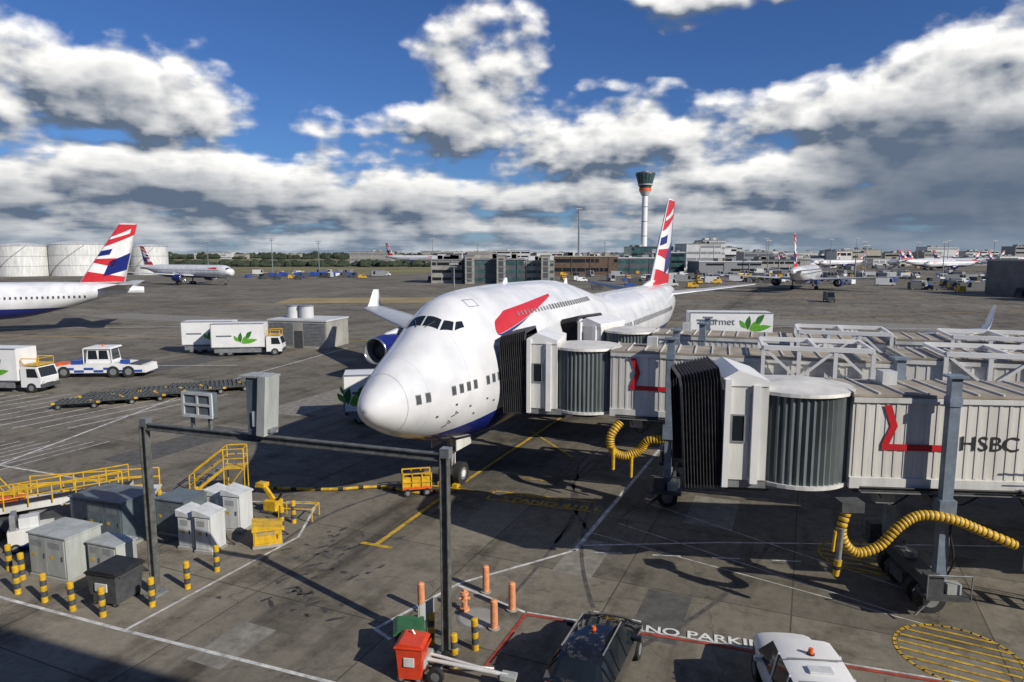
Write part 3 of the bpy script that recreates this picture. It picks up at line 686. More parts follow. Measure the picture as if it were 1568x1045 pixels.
def bin_(name,x,y,m,lid,rz,w=.75,h=1.15):
    b=B(name)
    b.add([(sx*w*.42,sy*w*.42,.12) for sx,sy in((-1,-1),(1,-1),(1,1),(-1,1))]+[(sx*w/2,sy*w/2,h) for sx,sy in((-1,-1),(1,-1),(1,1),(-1,1))],[(0,1,2,3),(0,1,5,4),(1,2,6,5),(2,3,7,6),(3,0,4,7)],m)
    b.b2(-w/2-.04,w/2+.04,-w/2-.04,w/2+.04,h,h+.05,lid); b.prism([(-w/2-.04,h+.05),(w/2+.04,h+.05),(w/2-.05,h+.12),(-w/2+.1,h+.15)],-w/2,w/2,lid)
    for sy in(-1,1):
        b.wheel((w*.33,sy*w*.38,.12),.12,.06); b.wheel((-w*.33,sy*w*.38,.12),.12,.06)
    b.cyl((w/2+.08,-w*.4,h-.05),(w/2+.08,w*.4,h-.05),.025,.025,m)
    b.b2(-w*.2,w*.2,-w/2-.012,-w/2+.03,h*.5,h*.75,CABW)
    return b.done((x,y,0),rad(rz),.01)
bin_('waste_container',-14.4,23.5,DGR,BLK,-15,1.3,1.2)
bin_('red_waste_bin',-2.95,18.9,RBN,RBN,-8,.8,1.1)
bin_('green_waste_bin',-3.2,19.9,DGR,GBN,10,.9,1.0)
b=B('notice_board'); b.b2(-.35,.35,-.02,.02,.6,1.5,CAB); b.cyl((-.3,0,0),(-.3,0,1.5),.03,.03,GLV); b.cyl((.3,0,0),(.3,0,1.5),.03,.03,GLV); b.done((-2.75,20.5,0),rad(50))
b=B('tow_bar'); b.cyl((-1.1,0,.5),(1.5,0,.45),.06,.06,WHTD); b.cyl((-1.1,.28,.5),(1.5,.0,.45),.05,.05,WHTD); b.b2(-1.4,-1,-.3,.4,.35,.6,CAB); b.wheel((-.6,-.35,.25),.25,.15); b.wheel((-.6,.55,.25),.25,.15)
b.cyl((-.6,-.4,.25),(-.6,.55,.25),.04,.04,GLV); b.b2(1.3,1.75,-.15,.15,.35,.5,CAB); b.b2(-1.25,-1.1,-.1,.15,.6,1.0,ORG); b.cyl((-1.2,0,.9),(-1.5,0,1.35),.03,.03,WHT); b.cyl((.2,.1,.45),(.9,.5,.25),.03,.03,WHT); b.done((-1.55,18.7,0),rad(-17))
def steps(name,x,y,rz,H=1.9):
    b=B(name); n=6
    for i in range(n):
        b.b2(i*.28,i*.28+.26,-.4,.4,(i+1)*H/n-.04,(i+1)*H/n,GRY)
    x1=n*.28; b.b2(x1,x1+1.0,-.45,.45,H-.05,H,YEL)
    for sy in(-.45,.45):
        b.beam((0,sy,.15),(x1,sy,H),.05,.14,YEL); b.rail([(0,sy,.2),(0,sy,1.2),(x1,sy,H+1),(x1+1,sy,H+1),(x1+1,sy,.15)],.035,YEL); b.rail([(0,sy,.7),(x1,sy,H+.5),(x1+1,sy,H+.5)],.025,YEL)
        b.rail([(x1,sy,H+1),(x1,sy,.15)],.035,YEL); b.rail([(0,sy,.15),(x1+1,sy,.15)],.04,YEL); b.rail([(x1,sy,.2),(x1+1,sy,H)],.025,YEL)
        b.wheel((.1,sy*1.15,.16),.16,.08); b.wheel((x1+.9,sy*1.15,.16),.16,.08)
    b.rail([(x1+1,-.45,H+1),(x1+1,.45,H+1)],.035,YEL); b.rail([(x1+1,-.45,H+.5),(x1+1,.45,H+.5)],.025,YEL)
    return b.done((x,y,0),rad(rz))
steps('maintenance_steps',-16.6,34.2,10,1.5)
steps('maintenance_steps',-24.5,31.5,160,1.3)
b=B('baggage_belt_loader')
b.prism([(-3.4,.9),(-3.4,1.15),(3.6,1.9),(3.6,1.6)],-.45,.45,WHTD); b.prism([(-3.4,1.16),(3.6,1.91),(3.6,1.93),(-3.4,1.18)],-.33,.33,BLK)
b.b2(-2.4,1.6,-.8,.8,.4,.85,DGR); b.b2(-2.0,-1.0,.5,.95,.85,1.5,ORG); b.b2(-2.6,-2.2,-.3,.9,.9,1.3,ORG)
for x in(-1.7,1.2):
    for sy in(-.75,.75): b.wheel((x,sy,.35),.35,.25)
for sy in(-.55,.55):
    b.rail([(-3.2,sy,1.9),(3.4,sy,2.65)],.035,YEL); b.rail([(-3.2,sy,1.55),(3.4,sy,2.3)],.025,YEL)
    for i in range(8): b.rail([(-3.2+i*.94,sy,1.1+i*.1),(-3.2+i*.94,sy,1.9+i*.107)],.03,YEL)
b.beam((-.5,0,.85),(.5,0,1.4),.3,.3,GRY); b.done((-21.2,29.7,0),rad(16))
b=B('railed_platform')
b.b2(-3,3,-.7,.7,.6,.7,WHTD)
for x in(-2.9,-1,1,2.9):
    for y in(-.65,.65): b.rail([(x,y,0),(x,y,1.6)],.04,YEL)
for z in(1.15,1.6):
    for y in(-.65,.65): b.rail([(-2.9,y,z),(2.9,y,z)],.035,YEL)
b.b2(-3.6,-3,-.6,.6,.2,1.2,YEL); b.b2(-1.2,-.2,-.6,.6,.1,.59,CABW); b.done((-20.8,32.6,0),rad(14))
b=B('fuel_hydrant_pedestal')
b.b2(-.5,.5,-.4,.4,0,.12,DGR); b.b2(-.4,.3,-.3,.3,.12,.6,YEL); b.beam((0,0,.6),(-.6,0,1.3),.14,.2,YEL); b.b2(-.9,-.4,-.2,.2,1.2,1.4,YEL); b.beam((.2,0,.6),(.5,0,1.0),.1,.1,BLK); b.done((-11.6,32.0,0),rad(-20),.01)
b=B('low_safety_barrier')
for y in(0,.9):
    b.rail([(0,y,.1),(0,y,.7),(1.6,y,.7),(1.6,y,.1)],.03,YEL)
b.rail([(1.6,0,.7),(1.6,.9,.7)],.03,YEL); b.done((-10.9,30.6,0),rad(-5))
b=B('yellow_ground_cart')
b.b2(-.75,.75,-.45,.45,.35,.5,ORG); b.b2(-.7,.7,-.42,.42,.5,1.0,YEL)
for x in(-.5,.5):
    for y in(-.5,.5): b.wheel((x,y,.2),.2,.12)
for x in(-.73,-.25,.25,.73):
    for y in(-.45,.45): b.beam((x,y,.45),(x,y,1.2),.06,.06,YEL)
for y in(-.45,.45):
    for z in(.75,1.2): b.beam((-.75,y,z),(.75,y,z),.06,.06,YEL)
b.b2(-.5,.4,-.3,.3,1.0,1.12,BLK); b.done((-5.0,34.6,0),rad(12))
b=B('equipment_cart'); b.b2(-.8,.8,-.5,.5,.3,.95,WHTD); b.b2(-.4,.3,-.3,.3,.95,1.4,CABW); b.b2(-.9,.9,-.55,.55,.22,.3,BLU2); b.b2(-.7,-.5,-.4,.4,.95,1.6,GRY)
for x in(-.55,.55):
    for y in(-.5,.5): b.wheel((x,y,.2),.2,.12)
b.done((-20.6,28.0,0),rad(30),.02)

# ------------------------------------------------------------ vehicles
def leaf(b,cx,cz,L,w,a,y,m):
    pts=[];n=9
    for i in range(n+1):
        t=i/n; pts.append((t*L,math.sin(math.pi*t)*w))
    for i in range(n-1,0,-1):
        t=i/n; pts.append((t*L,-math.sin(math.pi*t)*w*.6))
    ca,sa=math.cos(a),math.sin(a)
    b.add([(cx+x*ca-z*sa,y,cz+x*sa+z*ca) for x,z in pts],[tuple(range(len(pts)))],m)
def wheels(b,xs,hw,r=.45,w=.3):
    for x in xs:
        for sd in(-1,1): b.wheel((x,sd*(hw-w/2),r),r,w)
def truck(name,lift=0,L=6.0,lx=0,hb=2.45):
    b=B(name); hw=1.22
    b.b2(-L/2,L/2+1.9,-.45,.45,.55,.85,DGR)
    z0=1.0+lift; z1=z0+hb
    b.b2(-L/2,L/2-.2,-hw,hw,z0,z1,WHT)
    for sd in(-1,1):
        for z in(z0,z1): b.beam((-L/2,sd*hw,z),(L/2-.2,sd*hw,z),.09,.09,GRY)
        y=sd*(hw+.012); k=0
        for (cx,cz,l,w,a,m) in((.3,z0+.5,1.5,.35,.7,GRN),(.2,z0+.55,1.3,.3,1.5,GRN2),(.4,z0+.45,1.9,.32,.25,GRN),(0.1,z0+.7,1.0,.25,2.3,GRN),(.9,z0+1.1,1.1,.3,.9,GRN2)):
            leaf(b,cx+lx,cz,l,w,a,y+sd*k*.004,m); k+=1
        b.b2(-L/2+.6,-L/2+2.4,y-.004,y+.004,z0+1.3,z0+1.48,CABB)
        b.b2(-L/2+.3,L/2-.6,sd*(hw-.1)-.06,sd*(hw-.1)+.06,.45+lift*0,.95,GRY)
    for q in(-1,1): b.beam((-L/2,q*hw,z0),(-L/2,q*hw,z1),.1,.1,GRY)
    b.b2(-L/2-.02,-L/2,-1.0,1.0,z0+.1,z1-.1,CABW)
    if lift>.3:
        for sd in(-.6,.6):
            b.beam((-L/2+.6,sd,.9),(L/2-1,sd,z0),.12,.18,GRY); b.beam((-L/2+.6,sd,z0),(L/2-1,sd,.9),.12,.18,GRY)
        b.b2(L/2-.2,L/2+1.2,-hw,hw,z0,z0+.1,GRY)
    x=L/2
    b.prism([(x,.5),(x+1.85,.5),(x+1.9,1.35),(x+1.6,2.35),(x+.1,2.4),(x,2.2)],-1.1,1.1,WHT)
    b.add([(x+1.895,-1.0,1.45),(x+1.895,1.0,1.45),(x+1.63,.95,2.28),(x+1.63,-.95,2.28)],[(0,1,2,3)],GLS)
    for sd in(-1,1): b.add([(x+.6,sd*1.106,1.4),(x+1.7,sd*1.106,1.4),(x+1.45,sd*1.106,2.2),(x+.6,sd*1.106,2.2)],[(0,1,2,3)],GLS)
    b.b2(x+1.86,x+1.96,-1.1,1.1,.45,.8,DGR)
    b.b2(x+.1,x+1.6,-1.05,1.05,2.45,2.55,YEL); b.rail([(x+1.6,-1,2.5),(x+1.6,-1,3.1),(x+1.6,1,3.1),(x+1.6,1,2.5)],.04,YEL)
    for sd in(-1,1): b.rail([(x+.1,sd,2.5),(x+.1,sd,3.1),(x+1.6,sd,3.1)],.04,YEL)
    b.b2(x+1.88,x+1.95,-.95,-.7,.9,1.1,CABW); b.b2(x+1.88,x+1.95,.7,.95,.9,1.1,CABW)
    wheels(b,(-L/2+1.1,-L/2+2.1,x+1.0),1.15)
    return b
t1=truck('catering_truck',0.1,6.4,0,2.9).done((-33.6,84,0),rad(8))
inst(t1,(-38.4,86.5,0),rad(7)); inst(t1,(-47.4,62.0,0),rad(-5))
truck('catering_truck',0,6,-2.9,2.7).done((-9.5,50.5,0),rad(10))
truck('high_lift_catering_truck',4.1,7.5,1.2,2.1).done((20.0,62.5,0),rad(-6))
text('truck_lettering','gourmet',(17.0,61.56,6.1),.9,(rad(90),0,rad(-6)),CABB)
b=B('aircraft_tug')
b.prism([(-4.5,.5),(-4.5,1.1),(-2.9,1.35),(-1.2,1.35),(-1.2,1.5),(1.4,1.5),(2.8,1.35),(4.6,1.2),(4.7,.5)],-1.4,1.4,WHT)
for i in range(9):
    for sd in(-1,1):
        for k in(0,1):
            if (i+k)%2==0: b.b2(-4.2+i*.95,-3.25+i*.95,sd*1.405-.008,sd*1.405+.008,.55+k*.25,.8+k*.25,BLU2)
b.prism([(-1.3,1.5),(1.2,1.5),(.95,2.9),(-1.05,2.9)],-1.05,1.05,WHT)
b.prism([(-1.45,2.9),(1.3,2.9),(1.2,3.05),(-1.3,3.05)],-1.2,1.2,WHT)
for sd in(-1,1):
    for x0 in(-1.05,.0): b.add([(x0,sd*1.06,1.85),(x0+.95,sd*1.06,1.85),(x0+.85,sd*1.06,2.75),(x0+.05,sd*1.06,2.75)],[(0,1,2,3)],GLS)
b.add([(1.18,-.9,1.75),(1.18,.9,1.75),(1.02,.85,2.75),(1.02,-.85,2.75)],[(0,1,2,3)],GLS)
b.b2(2.2,2.9,-1.3,-.7,1.35,1.8,BLU2); b.b2(-2.6,-1.7,-1.3,1.3,1.36,1.75,BLU2); b.b2(3.1,4.2,-1.3,1.3,1.3,1.45,DGR)
b.rail([(-1.4,-1.2,1.4),(-1.4,-1.2,2.9)],.05,WHT); b.rail([(1.4,-1.2,1.4),(1.3,-1.2,2.9)],.05,WHT)
b.cyl((0,0,3.05),(0,0,3.25),.12,.1,ORG); b.b2(-4.7,-3.2,-.9,.9,1.2,1.4,ORG)
wheels(b,(-3.3,3.0),1.45,.6,.5); wheels(b,(1.5,),1.45,.6,.5); b.done((-42.0,69.5,0),rad(4),.03)
b=B('cargo_dolly')
for y in(-.9,-.3,.3,.9): b.beam((-1.7,y,.5),(1.7,y,.5),.12,.12,DGR)
for x in(-1.7,-.85,0,.85,1.7): b.beam((x,-1.0,.5),(x,1.0,.5),.12,.12,DGR)
for i in range(9): b.cyl((-1.5+i*.37,-.9,.6),(-1.5+i*.37,.9,.6),.05,.05,GLD,8)
b.b2(-1.75,-1.5,-1.02,-.95,.45,.62,YEL); b.b2(1.5,1.75,-1.02,-.95,.45,.62,YEL); b.b2(-1.7,1.7,-.85,.85,.36,.42,BLK)
wheels(b,(-1.3,1.3),.95,.22,.14); b.beam((1.7,0,.4),(2.5,0,.2),.08,.08,BLK); dl=b.done((-35.5,55,0),rad(15))
for i in range(1,11): inst(dl,(-35.2+(i//2)*1.9+R.uniform(-.3,.3),55.0+(i//2)*1.35+(i%2)*2.6,0),rad(15+R.uniform(-14,14)))
def car(name,paint,st,glass,W=.9,beacon=True,bars=False):
    b=B(name)
    def sec(x,zb,zr,hr,z0):
        k=W*(1 if abs(x)<1.9 else .93 if abs(x)<2.15 else .82)
        return [(x,-k*.9,z0),(x,-k,z0+.28),(x,-k*.98,zb),(x,-hr,zr-.03),(x,-hr*.8,zr+.02),(x,-hr*.3,zr+.05),(x,hr*.3,zr+.05),(x,hr*.8,zr+.02),(x,hr,zr-.03),(x,k*.98,zb),(x,k,z0+.28),(x,k*.9,z0)]
    rows=[sec(*s) for s in st]
    n=12
    vs=[p for r in rows for p in r]; G=[];Pn=[]
    for i in range(len(rows)-1):
        for k in range(n-1):
            f=(i*n+k,i*n+k+1,(i+1)*n+k+1,(i+1)*n+k)
            sideg=k in(2,8) and glass[i]in(1,3); topg=k in(3,4,5,6,7) and glass[i] in(2,3)
            (G if (sideg or topg) else Pn).append(f)
    b.add(vs,Pn,paint,True); b.add(vs,G,GLS,False)
    b.add(rows[0],[tuple(range(n))],paint); b.add(rows[-1],[tuple(range(n))[::-1]],paint)
    x0,x1=st[0][0],st[-1][0]
    for sd in(-1,1):
        b.b2(x1-.12,x1+.01,sd*W*.65-.16,sd*W*.65+.16,.62,.75,CABW); b.b2(x0-.02,x0+.1,sd*W*.68-.1,sd*W*.68+.1,.7,1.0,RED)
        b.box((.75,sd*(W+.1),1.05),(.12,.2,.14),paint)
        for i in range(len(st)-1):
            if glass[i]==1:
                s=st[i]; b.beam((s[0],sd*W*.985,s[1]),(s[0],sd*(s[3]+.01),s[2]-.02),.07,.04,paint)
        if bars: b.beam((-1.4,sd*.6,st[4][2]+.09),(.5,sd*.6,st[4][2]+.09),.04,.04,GRY)
    wheels(b,(-1.35,1.4),W+.02,.33,.22)
    b.b2(x0-.05,x0+.1,-W*.8,W*.8,.32,.55,DGR); b.b2(x1-.1,x1+.05,-W*.8,W*.8,.32,.55,DGR); b.b2(x0-.06,x0-.04,-.25,.25,.62,.74,YEL)
    if beacon:
        z=st[4][2]+.04; b.cyl((-.3,0,z),(-.3,0,z+.05),.1,.1,BLK); b.cyl((-.3,0,z+.05),(-.3,0,z+.18),.08,.06,ORG)
    return b
st=[(-2.3,.85,.9,.62,.3),(-2.22,.93,1.0,.66,.27),(-2.05,.97,1.06,.68,.24),(-1.6,.98,1.42,.62,.24),(-1.35,.98,1.53,.62,.24),(-.9,.97,1.59,.63,.24),(-.1,.96,1.61,.63,.24),(.45,.95,1.54,.61,.24),(1.2,.94,1.05,.68,.24),(1.7,.9,.97,.66,.25),(2.1,.82,.86,.6,.27),(2.3,.66,.70,.52,.32)]
gl=[0,0,3,1,1,1,1,3,0,0,0]
c1=car('dark_estate_car',CARB,st,gl,W=.97,bars=True).done((2.5,18.9,0),rad(66),.02)
st2=[(-2.5,.95,1.0,.72,.32),(-2.45,1.05,1.6,.74,.3),(-2.3,1.06,1.78,.76,.28),(-1.2,1.06,1.84,.78,.28),(-.2,1.06,1.84,.78,.28),(.5,1.06,1.8,.76,.28),(1.2,1.05,1.16,.78,.28),(2.2,.95,1.0,.74,.3),(2.4,.75,.8,.7,.34)]
gl2=[0,2,1,1,1,3,0,0]
w=car('white_van',WHT,st2,gl2,W=.98)
for x in(-1.6,-.6): w.beam((x,-.70,1.93),(x,.70,1.93),.035,.035,GRY)
w.b2(-1.2,-.9,-.3,.3,1.89,1.95,CABW); w.done((8.0,17.3,0),rad(84),.02)
def van(name,m,L=4.6,H=2.1):
    b=B(name); b.prism([(-L/2,.4),(-L/2,H),(L/2-1.3,H),(L/2-.7,1.25),(L/2,1.1),(L/2,.4)],-.95,.95,m)
    b.add([(L/2-1.27,-.8,H-.06),(L/2-1.27,.8,H-.06),(L/2-.71,.85,1.32),(L/2-.71,-.85,1.32)],[(0,1,2,3)],GLS)
    for sd in(-1,1): b.add([(L/2-1.4,sd*.96,H-.2),(L/2-2.2,sd*.96,H-.2),(L/2-2.2,sd*.96,1.3),(L/2-.9,sd*.96,1.3)],[(0,1,2,3)],GLS)
    wheels(b,(-L/2+.8,L/2-.9),.98,.35,.22); return b
V=[van('service_van',WHT).done((-2,300,0)),van('service_van',DGR,4.2,1.7).done((30,240,0)),van('service_van',YEL,4,2).done((66,250,0)),van('panel_truck',LGT,7,3).done((60,262,0)),van('service_car',BLU2,4.2,1.5).done((44,255,0)),van('service_car',DGR,6,2.6).done((50,275,0)),van('panel_truck',GRY,8,3.2).done((75,300,0))]
for i in range(360):
    k=R.random()
    if k<.58: y=R.uniform(215,400); x=y*R.uniform(.27,.70)
    elif k<.70: y=R.uniform(290,420); x=y*R.uniform(-.12,.27)
    elif k<.8: y=R.uniform(330,420); x=y*R.uniform(-.40,-.18)
    else: y=R.uniform(420,700); x=y*R.uniform(-.1,.6)
    if abs(x-100)<35 and 205<y<280: continue
    inst(R.choice(V),(x,y,0),rad(R.choice([0,90,180,270])+R.uniform(-15,15)))
for p in[(66,148),(118,165),(128,150),(135,170),(142,160)]: inst(R.choice([V[0],V[3],V[5],V[6]]),(p[0]*1.25,p[1]*1.2,0),rad(R.uniform(0,360)))
b=B('baggage_container'); b.prism([(-1.1,.5),(1.1,.5),(1.6,1.1),(1.6,2.1),(-1.1,2.1)],-.75,.75,BLU2); b.b2(-1.2,1.3,-.8,.8,.35,.5,DGR); wheels(b,(-.8,.8),.8,.2,.12); bc=b.done((-130,370,0))
for i in range(40): inst(bc,(-134+i*1.1+R.uniform(-1,1)+(i%2)*3,R.choice([372,380,388]),0),rad(R.uniform(-10,10)))

# ------------------------------------------------------------ buildings & structures
b=B('plant_room_building')
b.b2(-4.3,4.3,-3,3,0,3.6,CONC); b.b2(-4.4,4.4,-3.1,3.1,3.6,3.8,LGT)
for i in range(16): b.b2(-4.1,-.6,-3.06,-3.0,.4+i*.19,.5+i*.19,GRY)
for i in range(16): b.b2(1.0,4.1,-3.06,-3.0,.4+i*.19,.5+i*.19,GRY)
b.b2(-.4,.8,-3.05,-3.0,0,2.3,DGR)
for x in(-2.2,-.3):
    b.cyl((x,0,3.8),(x,0,5.4),.95,.95,LGT,24); b.cyl((x,0,5.4),(x,0,5.5),1.05,1.05,GRY,24)
b.done((-27.8,93,0),rad(-14))
def tank(x,y,r,h):
    b=B('storage_tank'); b.cyl((0,0,0),(0,0,h),r,r,WHTD,48,False); n=8; rows=[]
    for i in range(n+1):
        t=i/n; rows.append([(r*(1-t)*math.cos(a),r*(1-t)*math.sin(a),h+r*.16*(1-(1-t)**2)) for a in [2*math.pi*k/48 for k in range(48)]])
    b.grid(rows,LGT,True)
    for z in(h*.33,h*.66,h-.1): b.cyl((0,0,z),(0,0,z+.15),r+.1,r+.1,GRY,48)
    prev=None
    for i in range(22):
        a=-2.3+i*.07; q=(1.02*r*math.cos(a),1.02*r*math.sin(a),h*i/21)
        if prev: b.beam(prev,q,.5,.15,GRY)
        prev=q
    for k in range(24):
        a=2*math.pi*k/24; b.beam((r*math.cos(a),r*math.sin(a),h),(r*math.cos(a),r*math.sin(a),h+1.1),.08,.08,GRY)
    return b.done((x,y,0))
tank(-274,385,13,16.5); tank(-249,396,15,17.5); tank(-217,412,10,16.5); tank(-304,390,13,16)
b=B('control_tower')
b.cyl((0,0,0),(0,0,66),2.9,2.5,WHT,28); 
for z in(15,28,41,54): b.cyl((0,0,z),(0,0,z+.4),2.95,2.95,GRY,28)
b.cyl((0,0,64),(0,0,68),3.2,5.2,LGT,28); b.cyl((0,0,68),(0,0,70.5),5.4,5.4,ORG,28); b.cyl((0,0,70.5),(0,0,73),5.0,6.0,DGR,28)
b.cyl((0,0,73),(0,0,74),6.6,6.8,LGT,28); b.cyl((0,0,74),(0,0,82.5),6.2,8.6,TEAL,16,smooth=False); b.cyl((0,0,82.5),(0,0,84),8.9,8.7,DCL,28); b.cyl((0,0,84),(0,0,85.2),4,3.5,GRY,20)
for i in range(16):
    a=2*math.pi*i/16; b.beam((6.25*math.cos(a),6.25*math.sin(a),74),(8.7*math.cos(a),8.7*math.sin(a),82.5),.25,.25,GRY)
b.rail([(2,0,85),(2,0,89)],.1,GRY); b.rail([(-1,0,85),(-1,0,90)],.1,GRY)
b.done((119.5,625,0))
def bldg(name,x0,x1,y0,y1,h,m,storeys=3,win=GLS,bays=None,roof=None,extra=0):
    b=B(name); cx,cy=(x0+x1)/2,(y0+y1)/2; w=(x1-x0)/2; d=(y1-y0)/2
    b.b2(-w,w,-d,d,0,h,m); b.b2(-w-.3,w+.3,-d-.3,d+.3,h,h+.6,roof or GRY)
    fh=h/storeys; bays=bays or max(3,int(w/3)); bw=2*w/bays
    for s in range(storeys):
        i=0
        while i<bays:
            n=R.choice([1,2,3,4]); n=min(n,bays-i)
            if R.random()<.85: b.b2(-w+i*bw+bw*.1,-w+(i+n)*bw-bw*.1,-d-.08,-d+.05,s*fh+fh*.38,s*fh+fh*.78,win)
            i+=n
    for i in range(bays+1):
        if i%4==0: b.b2(-w+i*bw-.2,-w+i*bw+.2,-d-.3,-d,0,h,m)
    for k in range(3+extra):
        xx=R.uniform(-w*.8,w*.8); s=R.uniform(1,2.5); hh=R.uniform(.8,2.2); b.b2(xx-s,xx+s,-d*.4,d*.3,h+.6,h+.6+hh,R.choice([LGT,GRY,TAN]))
    return b.done((cx,cy,0))
bldg('pier_building',-34,-21,290,312,9.5,CONC,3,GLS,6,GRY,4)
bldg('pier_building',-20,5,286,318,9.8,DCL,3,TEAL,9,GRY,6)
bldg('pier_building',6,18,292,316,9.0,CONC,3,TEAL,5,GRY,4)
b=B('stair_tower_building')
b.b2(-1.8,1.8,-2,2,0,11.5,CONC); b.b2(-2,2,-2.2,2.2,11.5,12,GRY); b.b2(-1,1,-2.06,-1.9,1,10.5,DCL)
for i in range(4): b.b2(-1.8,1.8,-2.12,-1.95,2.5*i+1.9,2.5*i+2.2,CONC)
s1=b.done((-17.5,284,0)); inst(s1,(-4.5,284,0)); inst(s1,(14,288,0))
bldg('terminal_building',24,62,402,440,10.5,BRICK,2,GLS,14,TAN,5)
bldg('terminal_building',60,96,420,470,9.5,DCL,2,TEAL,12,LGT,3)
bldg('airport_office_building',104,140,600,640,18,TEAL,4,GLS,12,DCL,1)
bldg('airport_office_building',142,170,560,600,20,LGT,4,GRY,10,GRY,1)
bldg('airport_office_building',172,192,620,650,24,LGT,5,GRY,6,GRY,1)
bldg('airport_office_building',96,118,470,500,13,TEAL,3,GLS,7,LGT,1)
bldg('service_building',120,160,440,470,7,GRY,2,GLS,10,LGT,3)
bldg('service_building',165,200,460,490,8,CONC,2,GLS,10,DCL,3)
bldg('cargo_warehouse',148,186,190,214,10.2,DCL,2,GRY,8,GRY,2)
bldg('cargo_warehouse',140,166,176,186,5.5,DCL,1,GRY,7,LGT,1)
for i in range(95):
    y=R.uniform(700,1250); x=y*(R.uniform(.16,.85) if i<80 else R.uniform(-.25,.16)); w=R.uniform(15,60); h=R.uniform(6,17 if i%5 else 24)
    bldg(R.choice(['distant_terminal_building','distant_warehouse','distant_hangar']),x,x+w,y,y+25,h,R.choice([LGT,LGT,TAN,GRY,WHTD,CONC,DCL]),max(1,int(h/5)),R.choice([GLS,DCL,GRY]))
for i in range(16):
    y=R.uniform(1500,2300); x=y*R.uniform(-.8,-.05); w=R.uniform(20,90); h=R.uniform(9,20)
    bldg('distant_warehouse',x,x+w,y,y+25,h,R.choice([LGT,TAN,BRICK]),max(1,int(h/5)),GRY)
def mast(x,y,h,lamps=True,r=.35):
    b=B('floodlight_mast'); b.cyl((0,0,0),(0,0,h),r,r*.45,GLV,12)
    b.b2(-1.6,1.6,-.2,.2,h-.3,h,GRY); b.b2(-1.2,1.2,-.2,.2,h-1.6,h-1.3,GRY)
    for i in range(6): b.box((-1.5+i*.6,-.35,h-.5),(.45,.35,.4),LGT)
    b.cyl((0,0,h),(0,0,h+1.5),.05,.02,GRY,6); return b.done((x,y,0))
mast(39.5,408,39,r=.75)
for x,y,h in((-22,260,9),(-150,430,22),(-118,420,20),(-60,520,24),(160,430,21),(192,520,24),(250,540,24),(300,600,26),(-30,600,22),(70,520,22),(150,300,14),(215,420,20),(330,560,22),(-230,520,22),(180,350,17),(270,430,20),(380,600,24),(350,500,22)): mast(x,y,h)
b=B('distant_treeline')
for i in range(900):
    a=R.uniform(-.85,.85); y=R.uniform(1450,2600); x=y*a*1.0; h=R.uniform(8,19)*(1 if a<.2 else .8); w=R.uniform(8,24); n=6; 
    for j in range(3):
        ox=R.uniform(-w*.6,w*.6); hh=h*R.uniform(.6,1.0); rr=R.uniform(.35,.6)*w
        rows=[[(x+ox+rr*q*math.cos(t)*R.uniform(.75,1.2),y+rr*q*math.sin(t),hh*zz) for t in [2*math.pi*k/n for k in range(n)]] for q,zz in((.8,0),(1,.35),(.8,.75),(.3,1))]
        b.grid(rows,TREE,True,False); b.add(rows[-1],[tuple(range(n))],TREE)
b.done()
b=B('tree_belt')
for i in range(260):
    y=R.uniform(640,720); x=R.uniform(-560,-40); h=R.uniform(2.5,7); w=R.uniform(3,8); n=6
    rows=[[(x+w*q*math.cos(t)*R.uniform(.7,1.2),y+w*q*math.sin(t),h*zz) for t in [2*math.pi*k/n for k in range(n)]] for q,zz in((.8,0),(1,.35),(.8,.75),(.3,1))]
    b.grid(rows,TREE,True,False)
b.done()
b=B('terminal_hall_building')
b.b2(-60,9,-26,-1.2,0,14,DCL); b.b2(-60,9,-1.25,-1.15,5,7,GLS)
b.T=Matrix.Translation((9.0,-.4,0))@Matrix.Rotation(math.atan2(-2.9,7.6),4,'Z')
b.b2(.0,60,-25,0,0,21.6,DCL)
for i in range(14): b.b2(1+i*4.2,4.6+i*4.2,0,.06,5,9,GLS)
b.done()

# ------------------------------------------------------------ world
EL=rad(31); 
sd=Vector((.776*math.cos(EL),-.631*math.cos(EL),math.sin(EL)))
W=bpy.data.worlds.new('World'); S.world=W; W.use_nodes=True; nt=W.node_tree
bg=nt.nodes['Background']; bg.inputs['Strength'].default_value=.07
sky=nt.nodes.new('ShaderNodeTexSky'); sky.sky_type='NISHITA'; sky.sun_disc=False; sky.sun_elevation=EL; sky.sun_rotation=rad(129); sky.air_density=1; sky.dust_density=.3; sky.ozone_density=2.5
def H(nt):
    def val(n,i,v):
        if isinstance(v,(int,float)): n.inputs[i].default_value=v
        elif isinstance(v,tuple): n.inputs[i].default_value=v
        else: nt.links.new(v,n.inputs[i])
    def M(op,a,b=0,c=0,clamp=False):
        n=nt.nodes.new('ShaderNodeMath'); n.operation=op; n.use_clamp=clamp
        val(n,0,a);val(n,1,b)
        return n.outputs[0]
    def MR(v,a,b,c=0,d=1,smooth=True):
        n=nt.nodes.new('ShaderNodeMapRange'); n.interpolation_type='SMOOTHSTEP' if smooth else 'LINEAR'
        val(n,0,v);val(n,1,a);val(n,2,b);val(n,3,c);val(n,4,d); return n.outputs[0]
    def XYZ(a,b,c):
        n=nt.nodes.new('ShaderNodeCombineXYZ'); val(n,0,a);val(n,1,b);val(n,2,c); return n.outputs[0]
    def NO(v,sc,det,ro=.55):
        n=nt.nodes.new('ShaderNodeTexNoise'); nt.links.new(v,n.inputs['Vector']); n.inputs['Scale'].default_value=sc;n.inputs['Detail'].default_value=det;n.inputs['Roughness'].default_value=ro; return n.outputs['Fac']
    def MX(f,a,b,t='MIX'):
        n=nt.nodes.new('ShaderNodeMix'); n.data_type='RGBA'; n.blend_type=t; val(n,0,f);val(n,6,a);val(n,7,b); return n.outputs[2]
    return M,MR,XYZ,NO,MX
g=bpy.data.node_groups.new('cloud_density','ShaderNodeTree')
